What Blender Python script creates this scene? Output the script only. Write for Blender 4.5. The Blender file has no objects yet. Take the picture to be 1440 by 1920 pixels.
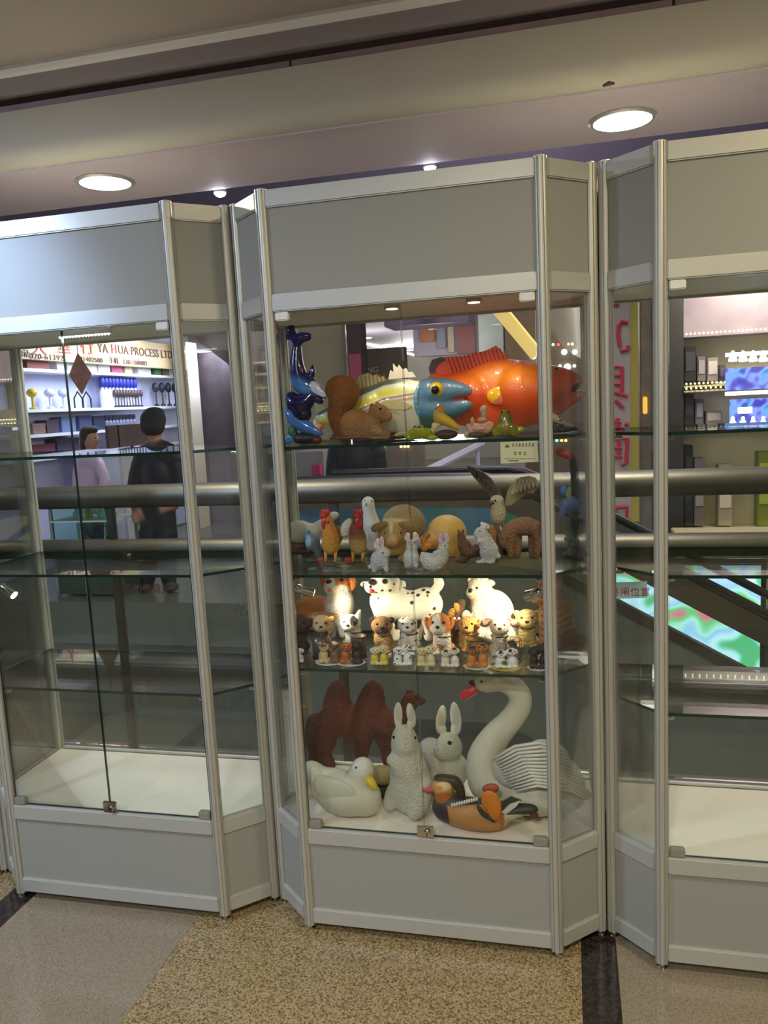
import bpy, bmesh, math, random
import numpy as np
from mathutils import Vector, Matrix

random.seed(7)
rng = np.random.default_rng(7)
scene = bpy.context.scene
COL = scene.collection

# ------------------------------------------------------------------ camera
CAM = np.array([0.39521, -1.91802, 1.45338])
YAW, PITCH, ROLL, FPX = 0.23653, -0.13442, -0.05062, 1465.37


def cam_rows():
    cy, sy, cp, sp = math.cos(YAW), math.sin(YAW), math.cos(PITCH), math.sin(PITCH)
    f = np.array([-sy * cp, cy * cp, sp])
    r = np.array([cy, sy, 0.0])
    u = np.cross(r, f)
    c, s = math.cos(ROLL), math.sin(ROLL)
    return np.array([c * r + s * u, -s * r + c * u, f])


RC = cam_rows()
cam_data = bpy.data.cameras.new('camera')
cam_data.sensor_fit = 'VERTICAL'
cam_data.sensor_height = 24.0
cam_data.lens = 24.0 * FPX / 1920.0
cam_data.clip_start = 0.05
cam_data.clip_end = 100
cam = bpy.data.objects.new('camera', cam_data)
COL.objects.link(cam)
cam.matrix_world = Matrix(((RC[0][0], RC[1][0], -RC[2][0], CAM[0]), (RC[0][1], RC[1][1], -RC[2][1], CAM[1]),
                           (RC[0][2], RC[1][2], -RC[2][2], CAM[2]), (0, 0, 0, 1)))
scene.camera = cam


def ray(x, y):
    return RC.T @ np.array([(x - 720) / FPX, (960 - y) / FPX, 1.0])


def aty(x, y, Y):
    d = ray(x, y)
    return CAM + d * ((Y - CAM[1]) / d[1])


def atx(x, y, X):
    d = ray(x, y)
    return CAM + d * ((X - CAM[0]) / d[0])


def atz(x, y, Z):
    d = ray(x, y)
    return CAM + d * ((Z - CAM[2]) / d[2])


def proj(V):
    d = (V - CAM) @ RC.T
    return np.stack([720 + FPX * d[:, 0] / d[:, 2], 960 - FPX * d[:, 1] / d[:, 2]], 1)


# ------------------------------------------------------------------ world, exposure, lights
scene.view_settings.view_transform = 'Standard'
scene.view_settings.look = 'None'
scene.view_settings.exposure = 0.3
scene.view_settings.gamma = 1.0
scene.view_settings.use_curve_mapping = False
scene.cycles.use_denoising = True
scene.cycles.transparent_max_bounces = 40
scene.cycles.max_bounces = 10
scene.cycles.glossy_bounces = 6
scene.cycles.sample_clamp_indirect = 4.0
world = bpy.data.worlds.new('mall_air')
scene.world = world
world.use_nodes = True
bg = world.node_tree.nodes['Background']
bg.inputs[0].default_value = (0.76, 0.81, 0.92, 1)
bg.inputs[1].default_value = 0.42


def light(kind, name, loc, target, energy, col, size=0.1, spot=None, blend=0.5):
    l = bpy.data.lights.new(name, kind)
    l.energy = energy
    l.color = col
    if kind == 'AREA':
        l.shape = 'DISK'
        l.size = size
    else:
        l.shadow_soft_size = size
    if kind == 'SPOT':
        l.spot_size = math.radians(spot)
        l.spot_blend = blend
    o = bpy.data.objects.new(name, l)
    COL.objects.link(o)
    o.location = loc
    d = Vector(target) - Vector(loc)
    o.rotation_euler = d.to_track_quat('-Z', 'Y').to_euler()
    return o


COOL = (0.58, 0.72, 1.0)
WARM = (1.0, 0.84, 0.50)
# concourse ceiling lamps (their housings are built with the ceiling): cool on the left, warm on the right
CEIL_LAMPS = [(-2.1, -1.3, COOL, 45), (-1.3, -3.0, COOL, 30), (1.6, -1.0, WARM, 20), (1.2, -3.3, WARM, 26), (0.1, -2.6, (1, .97, .86), 34)]

# ------------------------------------------------------------------ materials
MATS = {}


def lin(c):
    return tuple(((v / 255) / 12.92 if v / 255 <= 0.04045 else ((v / 255 + 0.055) / 1.055) ** 2.4) for v in c[:3])


def base_mat(name):
    m = bpy.data.materials.new(name)
    m.use_nodes = True
    n = m.node_tree.nodes
    return m, n, m.node_tree.links, n['Principled BSDF'], n['Material Output']


def mat(name, col, rough=0.5, metal=0.0, var=0.06, scale=30.0, bump=0.0, bscale=60.0, coat=0.0, spec=0.5, emit=None, es=0.0):
    """plain procedural material: noise varies the colour a little and may lift a fine relief"""
    if name in MATS:
        return MATS[name]
    m, n, l, p, out = base_mat(name)
    c = lin(col)
    tc = n.new('ShaderNodeTexCoord')
    nz = n.new('ShaderNodeTexNoise')
    nz.inputs['Scale'].default_value = scale
    nz.inputs['Detail'].default_value = 4
    l.new(tc.outputs['Object'], nz.inputs['Vector'])
    mx = n.new('ShaderNodeMix')
    mx.data_type = 'RGBA'
    mx.inputs[6].default_value = (*[max(0, v * (1 - var)) for v in c], 1)
    mx.inputs[7].default_value = (*[min(1, v * (1 + var)) for v in c], 1)
    l.new(nz.outputs['Fac'], mx.inputs[0])
    l.new(mx.outputs[2], p.inputs['Base Color'])
    p.inputs['Roughness'].default_value = rough
    p.inputs['Metallic'].default_value = metal
    p.inputs['Coat Weight'].default_value = coat
    p.inputs['Coat Roughness'].default_value = 0.08
    p.inputs['Specular IOR Level'].default_value = spec
    if bump:
        b = n.new('ShaderNodeBump')
        b.inputs['Strength'].default_value = bump
        b.inputs['Distance'].default_value = 0.004
        n2 = n.new('ShaderNodeTexNoise')
        n2.inputs['Scale'].default_value = bscale
        n2.inputs['Detail'].default_value = 5
        l.new(tc.outputs['Object'], n2.inputs['Vector'])
        l.new(n2.outputs['Fac'], b.inputs['Height'])
        l.new(b.outputs['Normal'], p.inputs['Normal'])
    if emit:
        p.inputs['Emission Color'].default_value = (*lin(emit), 1)
        p.inputs['Emission Strength'].default_value = es
    MATS[name] = m
    return m


def painted(name, rough=0.5, bump=0.25, bscale=180.0, coat=0.0, dist=0.003):
    """hand-painted resin: colour comes from the painted vertex colours, noise gives fine relief"""
    if name in MATS:
        return MATS[name]
    m, n, l, p, out = base_mat(name)
    a = n.new('ShaderNodeVertexColor')
    a.layer_name = 'Col'
    l.new(a.outputs['Color'], p.inputs['Base Color'])
    p.inputs['Roughness'].default_value = rough
    p.inputs['Coat Weight'].default_value = coat
    p.inputs['Coat Roughness'].default_value = 0.06
    if bump:
        tc = n.new('ShaderNodeTexCoord')
        b = n.new('ShaderNodeBump')
        b.inputs['Strength'].default_value = bump
        b.inputs['Distance'].default_value = dist
        n2 = n.new('ShaderNodeTexNoise')
        n2.inputs['Scale'].default_value = bscale
        n2.inputs['Detail'].default_value = 4
        l.new(tc.outputs['Object'], n2.inputs['Vector'])
        l.new(n2.outputs['Fac'], b.inputs['Height'])
        l.new(b.outputs['Normal'], p.inputs['Normal'])
    MATS[name] = m
    return m


def glass(name, tint, refl=1.0, rough=0.0):
    """thin clear sheet: transmits with a faint tint, reflects by Fresnel"""
    if name in MATS:
        return MATS[name]
    m, n, l, p, out = base_mat(name)
    n.remove(p)
    tr = n.new('ShaderNodeBsdfTransparent')
    tr.inputs[0].default_value = (*tint, 1)
    gl = n.new('ShaderNodeBsdfGlossy')
    gl.inputs['Roughness'].default_value = rough
    fr = n.new('ShaderNodeFresnel')
    fr.inputs[0].default_value = 1.45
    mu = n.new('ShaderNodeMath')
    mu.operation = 'MULTIPLY'
    mu.inputs[1].default_value = refl
    mu.use_clamp = True
    mx = n.new('ShaderNodeMixShader')
    l.new(fr.outputs[0], mu.inputs[0])
    l.new(mu.outputs[0], mx.inputs[0])
    l.new(tr.outputs[0], mx.inputs[1])
    l.new(gl.outputs[0], mx.inputs[2])
    l.new(mx.outputs[0], out.inputs[0])
    MATS[name] = m
    return m


def emis(name, col, s):
    if name in MATS:
        return MATS[name]
    m, n, l, p, out = base_mat(name)
    p.inputs['Base Color'].default_value = (*lin(col), 1)
    p.inputs['Emission Color'].default_value = (*lin(col), 1)
    p.inputs['Emission Strength'].default_value = s
    MATS[name] = m
    return m


def granite(name, cols, scale, rough):
    if name in MATS:
        return MATS[name]
    m, n, l, p, out = base_mat(name)
    tc = n.new('ShaderNodeTexCoord')
    geo = n.new('ShaderNodeNewGeometry')
    v = n.new('ShaderNodeTexVoronoi')
    v.inputs['Scale'].default_value = scale
    l.new(geo.outputs['Position'], v.inputs['Vector'])
    r = n.new('ShaderNodeValToRGB')
    r.color_ramp.interpolation = 'LINEAR'
    el = r.color_ramp.elements
    el[0].position, el[0].color = 0.0, (*lin(cols[0]), 1)
    el[1].position, el[1].color = 1.0, (*lin(cols[-1]), 1)
    for i, c in enumerate(cols[1:-1]):
        e = el.new((i + 1) / (len(cols) - 1))
        e.color = (*lin(c), 1)
    nz = n.new('ShaderNodeTexNoise')
    nz.inputs['Scale'].default_value = scale * 0.55
    nz.inputs['Detail'].default_value = 5
    nz.inputs['Roughness'].default_value = 0.8
    l.new(geo.outputs['Position'], nz.inputs['Vector'])
    sx = n.new('ShaderNodeSeparateColor')
    l.new(v.outputs['Color'], sx.inputs[0])
    ma = n.new('ShaderNodeMath')
    ma.operation = 'MULTIPLY_ADD'
    ma.inputs[1].default_value = 0.55
    l.new(sx.outputs[0], ma.inputs[0])
    mb = n.new('ShaderNodeMath')
    mb.operation = 'MULTIPLY_ADD'
    mb.inputs[1].default_value = 1.6
    mb.inputs[2].default_value = -0.62
    l.new(nz.outputs['Fac'], mb.inputs[0])
    l.new(mb.outputs[0], ma.inputs[2])
    l.new(ma.outputs[0], r.inputs[0])
    l.new(r.outputs[0], p.inputs['Base Color'])
    p.inputs['Roughness'].default_value = rough
    MATS[name] = m
    return m


ALU = mat('brushed_aluminium', (190, 188, 176), 0.42, 0.45, 0.03, 90)
ALU_RAIL = mat('satin_aluminium_rail', (188, 187, 178), 0.42, 0.35, 0.03, 60)
PANEL = mat('grey_laminate', (150, 149, 140), 0.5, 0.0, 0.03, 200)
WHITE_LAM = mat('white_laminate', (238, 228, 210), 0.3, 0.0, 0.02, 20)
CREAM_LAM = mat('cream_laminate', (236, 224, 194), 0.4, 0.0, 0.03, 20)
GLASS = glass('clear_glass', (0.985, 0.995, 0.99), 0.62)
SHELFGLASS = glass('shelf_glass', (0.95, 0.985, 0.965), 0.7)
EDGE = mat('glass_edge_green', (16, 48, 38), 0.15, 0, 0.1, 40)
CHROME = mat('chrome', (225, 225, 222), 0.12, 1.0, 0.02, 20)
STEEL = mat('brushed_stainless', (92, 89, 80), 0.46, 0.8, 0.1, 12)
BLACK = mat('black_rubber', (18, 18, 19), 0.4, 0, 0.1, 40)
PLASTER = mat('soffit_paint', (190, 185, 170), 0.6, 0, 0.03, 6)
RESIN = painted('painted_resin', 0.5, 0.25)
FUR = painted('carved_fur_resin', 0.6, 1.0, 210, dist=0.009)
GLOSS = painted('glazed_resin', 0.18, 0.05, 80, 0.6)
EYE = mat('glass_eye', (14, 11, 10), 0.08, 0, 0.05, 10, coat=0.6)

# ------------------------------------------------------------------ object helpers
WLOC = {}
DBG = False


def reg(o, label=None, cat=None, group=None, kind=None):
    if label:
        o['label'] = label
    if cat:
        o['category'] = cat
    if group:
        o['group'] = group
    if kind:
        o['kind'] = kind
    return o


def empty(name, loc, label=None, cat=None, group=None, kind=None):
    o = bpy.data.objects.new(name, None)
    o.empty_display_size = 0.02
    COL.objects.link(o)
    o.location = [float(v) for v in loc]
    WLOC[o.name] = np.array(loc, float)
    return reg(o, label, cat, group, kind)


def link(name, me, parent, wloc, rot=None):
    """link a mesh as an object standing at the world point wloc under an unrotated parent"""
    o = bpy.data.objects.new(name, me)
    COL.objects.link(o)
    w = np.array(wloc, float)
    if parent is not None:
        o.parent = parent
        o.location = [float(v) for v in (w - WLOC[parent.name])]
    else:
        o.location = [float(v) for v in w]
    if rot is not None:
        o.rotation_euler = rot
    WLOC[o.name] = w
    return o


class MB:
    def __init__(s):
        s.v, s.f, s.mi = [], [], []

    def add(s, V, F, mi=0):
        b = len(s.v)
        s.v += [tuple(float(c) for c in v) for v in V]
        s.f += [tuple(b + i for i in f) for f in F]
        s.mi += [mi] * len(F)
        return s

    def box(s, a, b, mi=0):
        (x0, y0, z0), (x1, y1, z1) = a, b
        V = [(x0, y0, z0), (x1, y0, z0), (x1, y1, z0), (x0, y1, z0), (x0, y0, z1), (x1, y0, z1), (x1, y1, z1), (x0, y1, z1)]
        return s.add(V, [(0, 3, 2, 1), (4, 5, 6, 7), (0, 1, 5, 4), (1, 2, 6, 5), (2, 3, 7, 6), (3, 0, 4, 7)], mi)

    def hexa(s, V, mi=0):
        return s.add(V, [(0, 3, 2, 1), (4, 5, 6, 7), (0, 1, 5, 4), (1, 2, 6, 5), (2, 3, 7, 6), (3, 0, 4, 7)], mi)

    def wall(s, p, q, t, z0, z1, trim=0.0, off=0.0, mi=0):
        p, q = np.array(p, float), np.array(q, float)
        d = (q - p) / np.linalg.norm(q - p)
        n = np.array([d[1], -d[0]])
        a, b = p + d * trim + n * off, q - d * trim + n * off
        c = [a + n * t / 2, b + n * t / 2, b - n * t / 2, a - n * t / 2]
        return s.hexa([(*k, z0) for k in c] + [(*k, z1) for k in c], mi)

    def prism(s, poly, z0, z1, mi=0, mside=None):
        n = len(poly)
        V = [(x, y, z0) for x, y in poly] + [(x, y, z1) for x, y in poly]
        s.add(V, [tuple(range(n - 1, -1, -1)), tuple(range(n, 2 * n))], mi)
        b = len(s.v) - 2 * n
        for i in range(n):
            j = (i + 1) % n
            s.f.append((b + i, b + j, b + n + j, b + n + i))
            s.mi.append(mi if mside is None else mside)
        return s

    def slab(s, pts, nrm):
        """a flat outline (3D points) given thickness along the vector nrm"""
        P = np.array(pts, float)
        N = np.array(nrm, float)
        n = len(P)
        V = list(P - N / 2) + list(P + N / 2)
        F = [tuple(range(n)), tuple(range(2 * n - 1, n - 1, -1))]
        F += [((i + 1) % n, i, n + i, n + (i + 1) % n) for i in range(n)]
        return s.add(V, F)

    def tube(s, pts, r, n=10, closed=False, caps=True, mi=0):
        P = np.array(pts, float)
        m = len(P)
        r = np.broadcast_to(np.array(r, float), (m,))
        if closed:
            T = np.roll(P, -1, 0) - np.roll(P, 1, 0)
        else:
            T = np.gradient(P, axis=0)
        T /= np.linalg.norm(T, axis=1)[:, None] + 1e-12
        up = np.array([0, 0, 1.0]) if abs(T[0][2]) < 0.9 else np.array([1.0, 0, 0])
        V = []
        a = np.cross(T[0], up)
        a /= np.linalg.norm(a)
        for i in range(m):
            a = a - T[i] * np.dot(a, T[i])
            a /= np.linalg.norm(a)
            b = np.cross(T[i], a)
            for k in range(n):
                th = 2 * math.pi * k / n
                V.append(P[i] + r[i] * (math.cos(th) * a + math.sin(th) * b))
        F = []
        for i in range(m if closed else m - 1):
            j = (i + 1) % m
            for k in range(n):
                k2 = (k + 1) % n
                F.append((i * n + k, i * n + k2, j * n + k2, j * n + k))
        if not closed and caps:
            F += [tuple(range(n - 1, -1, -1)), tuple((m - 1) * n + k for k in range(n))]
        return s.add(V, F, mi)

    def lathe(s, prof, c=(0, 0, 0), n=16, mi=0):
        V, F = [], []
        m = len(prof)
        for (r, z) in prof:
            for k in range(n):
                th = 2 * math.pi * k / n
                V.append((c[0] + r * math.cos(th), c[1] + r * math.sin(th), c[2] + z))
        for i in range(m - 1):
            for k in range(n):
                k2 = (k + 1) % n
                F.append((i * n + k, i * n + k2, (i + 1) * n + k2, (i + 1) * n + k))
        F += [tuple(range(n - 1, -1, -1)), tuple((m - 1) * n + k for k in range(n))]
        return s.add(V, F, mi)

    def ball(s, c, r, n=10, mi=0):
        r = np.broadcast_to(np.array(r, float), (3,))
        V, F = [], []
        m = n // 2 + 1
        for i in range(1, m):
            ph = math.pi * i / m
            for k in range(n):
                th = 2 * math.pi * k / n
                V.append((c[0] + r[0] * math.sin(ph) * math.cos(th), c[1] + r[1] * math.sin(ph) * math.sin(th), c[2] + r[2] * math.cos(ph)))
        for i in range(m - 2):
            for k in range(n):
                k2 = (k + 1) % n
                F.append((i * n + k, (i + 1) * n + k, (i + 1) * n + k2, i * n + k2))
        t = len(V)
        V += [(c[0], c[1], c[2] + r[2]), (c[0], c[1], c[2] - r[2])]
        for k in range(n):
            k2 = (k + 1) % n
            F += [(t, k, k2), (t + 1, (m - 2) * n + k2, (m - 2) * n + k)]
        return s.add(V, F, mi)

    def mesh(s, name, mats, origin=(0, 0, 0), smooth=False, bevel=0.0, seg=2):
        me = bpy.data.meshes.new(name)
        o = np.array(origin, float)
        me.from_pydata([tuple(np.array(v) - o) for v in s.v], [], s.f)
        for m in (mats if isinstance(mats, (list, tuple)) else [mats]):
            me.materials.append(m)
        if any(s.mi):
            me.polygons.foreach_set('material_index', s.mi)
        bm = bmesh.new()
        bm.from_mesh(me)
        bmesh.ops.recalc_face_normals(bm, faces=bm.faces)
        if bevel:
            bmesh.ops.bevel(bm, geom=list(bm.edges), offset=bevel, segments=seg, affect='EDGES', clamp_overlap=True)
        bm.to_mesh(me)
        bm.free()
        if smooth:
            me.polygons.foreach_set('use_smooth', [True] * len(me.polygons))
            if smooth == 'auto':
                me.set_sharp_from_angle(angle=math.radians(35))
        me.update()
        return me

    def put(s, name, mats, parent=None, smooth=False, bevel=0.0, origin=None, **kw):
        V = np.array(s.v)
        if origin is None:
            origin = np.array([V[:, 0].mean(), V[:, 1].mean(), V[:, 2].min()])
        me = s.mesh(name, mats, origin, smooth, bevel)
        o = link(name, me, parent, origin)
        return reg(o, **kw)


def struct(name, mb, m, parent=None, **kw):
    return mb.put(name, m, parent, kind='structure' if parent is None else None, **kw)


def copy_tree(o, parent=None, shift=(0, 0, 0)):
    c = o.copy()
    COL.objects.link(c)
    c.parent = parent
    if parent is None:
        c.location = Vector(o.location) + Vector(shift)
    WLOC[c.name] = WLOC[o.name] + np.array(shift, float)
    for ch in list(o.children):
        copy_tree(ch, c, shift)
    return c


def text_mesh(body, size, extrude=0.002, squeeze=1.0, align='CENTER'):
    cu = bpy.data.curves.new('lettering', 'FONT')
    cu.body = body
    cu.size = size
    cu.extrude = extrude
    cu.align_x = align
    cu.resolution_u = 3
    cu.space_character = 1.05
    t = bpy.data.objects.new('lettering_source', cu)
    COL.objects.link(t)
    bpy.context.view_layer.update()
    me = bpy.data.meshes.new_from_object(t.evaluated_get(bpy.context.evaluated_depsgraph_get()))
    bpy.data.objects.remove(t)
    bpy.data.curves.remove(cu)
    if squeeze != 1.0:
        for v in me.vertices:
            v.co.x *= squeeze
    return me


def lettering(body, size, m, parent, wloc, facing='-y', extrude=0.002, squeeze=1.0, align='CENTER', flip=False, name='lettering'):
    """flat letters standing upright, read from -y or from +x"""
    me = text_mesh(body, size, extrude, squeeze, align)
    me.materials.clear()
    me.materials.append(m)
    if flip:
        for v in me.vertices:
            v.co.x *= -1
    rot = (math.pi / 2, 0, 0 if facing == '-y' else math.pi / 2)
    return link(name, me, parent, wloc, rot)


# ------------------------------------------------------------------ smooth modelled figures
class Fig:
    """a moulded figure standing on height zf at depth Y; sizes are given in picture pixels at that depth"""

    def __init__(s, name, Y, zf, base, label, cat, group=None, vox=1.6, k=8.0, drop=True):
        s.Y, s.zf, s.vox, s.k = Y, zf, vox, k
        s.s = float(RC[2] @ (aty(base, 900, Y) - CAM)) / FPX
        b = aty(base, 900, Y)
        s.root = empty(name, (b[0], Y, zf), label, cat, group)
        s.made = []
        s.prims = []
        s.drop = drop

    def P(s, x, y, d=0.0):
        return aty(x, y, s.Y + d * s.s)

    def E(s, x, y, rx, rz, col, ry=None, rot=0.0, d=0.0):
        ry = 0.8 * rx if ry is None else ry
        a = math.radians(rot)
        M = np.array([[math.cos(a), 0, math.sin(a)], [0, 1, 0], [-math.sin(a), 0, math.cos(a)]])
        return ('e', s.P(x, y, d), np.array([rx, ry, rz]) * s.s, M, np.array(lin(col)))

    def C(s, x0, y0, r0, x1, y1, r1, col, d0=0.0, d1=None):
        d1 = d0 if d1 is None else d1
        return ('c', s.P(x0, y0, d0), s.P(x1, y1, d1), r0 * s.s, r1 * s.s, np.array(lin(col)))

    def T(s, pts, col):
        A = np.array([tuple(p) + (0.0,) * (4 - len(p)) for p in pts], float)
        if len(A) > 2:
            Q = np.vstack([2 * A[0] - A[1], A, 2 * A[-1] - A[-2]])
            out = []
            for i in range(1, len(Q) - 2):
                for t in (0, 1 / 3, 2 / 3):
                    p0, p1, p2, p3 = Q[i - 1:i + 3]
                    out.append(.5 * (2 * p1 + (p2 - p0) * t + (2 * p0 - 5 * p1 + 4 * p2 - p3) * t * t + (3 * p1 - p0 - 3 * p2 + p3) * t ** 3))
            A = np.vstack(out + [A[-1]])
            A[:, 2] = np.maximum(A[:, 2], .4)
        pts = A
        return [s.C(a[0], a[1], a[2], b[0], b[1], b[2], col, a[3], b[3]) for a, b in zip(pts[:-1], pts[1:])]

    def part(s, name, prims, m=None, paint=None, spots=None, fn=None, k=None, vox=None, parent=None, cut=None):
        flat = []
        for p in prims:
            flat += p if isinstance(p, list) else [p]
        h = (vox or s.vox) * s.s
        kk = (s.k if k is None else k) * s.s
        cuts = []
        for p in (cut or []):
            cuts += p if isinstance(p, list) else [p]
        V, F = sdf_surface(flat, h, kk, cuts)
        c = prim_colours(flat, V, 0.7 * h + 0.12 * kk)

        px = proj(V)
        cy = 0.5 * (V[:, 1].min() + V[:, 1].max())
        front = V[:, 1] < cy
        if fn is not None:
            c = fn(px, c, V)
        for p in cuts:
            w = np.clip(1.6 - np.abs(prim_d(p, V)) / (1.2 * h), 0, 1)[:, None]
            c = c * (1 - w) + w * p[-1]
        for q in (paint or []):
            x, y, rx, ry, col = q[:5]
            a = math.radians(q[5]) if len(q) > 5 else 0.0
            both = len(q) > 6 and q[6]
            u, v = px[:, 0] - x, -(px[:, 1] - y)
            U, W = u * math.cos(a) + v * math.sin(a), -u * math.sin(a) + v * math.cos(a)
            t = np.sqrt((U / rx) ** 2 + (W / ry) ** 2)
            soft = max(1.2 / min(rx, ry), q[7] if len(q) > 7 else 0.0)
            w = np.clip((1 + soft - t) / (2 * soft), 0, 1)
            if not both:
                w = w * front
            c = c * (1 - w[:, None]) + w[:, None] * np.array(lin(col))
        if spots:
            n, r0, r1, col = spots
            for i in rng.choice(len(V), n):
                r = rng.uniform(r0, r1) * s.s
                d = np.linalg.norm(V - V[i], axis=1)
                w = np.clip((r - d) / (0.8 * h) + 0.5, 0, 1)[:, None]
                c = c * (1 - w) + w * np.array(lin(col))
        par = parent or s.root
        O = WLOC[par.name]
        me = bpy.data.meshes.new(name)
        me.from_pydata((V - O).tolist(), [], F.tolist())
        ca = me.color_attributes.new('Col', 'FLOAT_COLOR', 'POINT')
        ca.data.foreach_set('color', np.concatenate([c, np.ones((len(c), 1))], 1).astype(np.float32).ravel())
        me.polygons.foreach_set('use_smooth', [True] * len(me.polygons))
        me.materials.append(m or RESIN)
        me.update()
        o = link(name, me, par, O)
        s.made.append(o)
        s.zmin = min(getattr(s, 'zmin', 9), V[:, 2].min())
        if name == 'body':
            s.prims = flat
            s.kk = kk
        return o

    def on(s, x, y):
        """where the sight line through a picture point meets the body"""
        d = ray(x, y)
        d = d / np.linalg.norm(d)
        p0 = aty(x, y, s.Y - 0.3)
        t = 0.0
        for i in range(60):
            v = sdf_at(s.prims, (p0 + d * t)[None], s.kk)[0]
            if v < 0.1 * s.s:
                break
            t += max(v * 0.8, 0.05 * s.s)
            if t > 0.8:
                return s.P(x, y)
        return p0 + d * t

    def mbput(s, name, mb, m, parent=None, smooth=True, label=None):
        o = mb.put(name, m, parent or s.root, smooth=smooth)
        if label:
            o['label'] = label
        s.zmin = min(getattr(s, 'zmin', 9), min(v[2] for v in mb.v))
        return o

    def eye(s, x, y, r, m=None, name='eye', sink=0.35, sq=1.0):
        p = s.on(x, y) + np.array([0, sink * r * s.s, 0])
        mb = MB().ball(p, np.array([r, r * 0.8, r * sq]) * s.s, 10)
        return s.mbput(name, mb, m or EYE)

    def fin(s, name, pts, col, d=0.0, t=2.0, m=None, rough=0.45):
        P = [s.P(x, y, d) for x, y in pts]
        mb = MB().slab(P, (0, t * s.s, 0))
        return s.mbput(name, mb, m or mat('paint_%d_%d_%d' % tuple(col), col, rough, 0, 0.15, 60), smooth=False)

    def ring(s, name, x, y, rx, ry, tilt, r, m, d=0.0):
        pts = []
        for i in range(28):
            a = 2 * math.pi * i / 28
            pts.append(s.P(x + rx * math.cos(a), y + tilt * math.sin(a) * -1, d + ry * math.sin(a)))
        return s.mbput(name, MB().tube(pts, r * s.s, 6, closed=True), m)

    def done(s):
        if DBG: print("SHIFT %-22s Y=%.3f %+.1f px" % (s.root.name, s.Y, (s.zf - s.zmin) / s.s))
        if s.drop:
            zt = 0
            for o in s.root.children_recursive:
                zt = max(zt, max((v.co.z for v in o.data.vertices), default=0) + WLOC[o.name][2])
            k = (zt - s.zf) / (zt - s.zmin)
            s.root.scale.z = k
            s.root.location.z = s.zf - k * (s.zmin - s.zf) + 0.0004
        return s.root


def prim_d(p, X):
    if p[0] == 'e':
        q = (X - p[1]) @ p[3].T
        a = q / p[2]
        k0 = np.linalg.norm(a, axis=-1)
        k1 = np.linalg.norm(a / p[2], axis=-1) + 1e-9
        return k0 * (k0 - 1) / k1
    a, b, ra, rb = p[1:5]
    ab = b - a
    L = ab @ ab + 1e-12
    h = np.clip(((X - a) @ ab) / L, 0, 1)
    return np.linalg.norm(X - a - h[..., None] * ab, axis=-1) - (ra + (rb - ra) * h)


def smin(a, b, k):
    h = np.maximum(k - np.abs(a - b), 0) / k
    return np.minimum(a, b) - h * h * k * 0.25


def sdf_at(prims, X, k):
    D = None
    for p in prims:
        d = prim_d(p, X)
        D = d if D is None else smin(D, d, k)
    return D


def prim_box(p):
    if p[0] == 'e':
        r = np.abs(p[3].T) @ p[2]
        return p[1] - r, p[1] + r
    return np.minimum(p[1] - p[3], p[2] - p[4]), np.maximum(p[1] + p[3], p[2] + p[4])


def prim_colours(prims, V, kc):
    D = np.stack([prim_d(p, V) for p in prims], 1)
    D -= D.min(1)[:, None]
    W = np.exp(-D / kc)
    W /= W.sum(1)[:, None]
    return W @ np.stack([p[-1] for p in prims])


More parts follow.
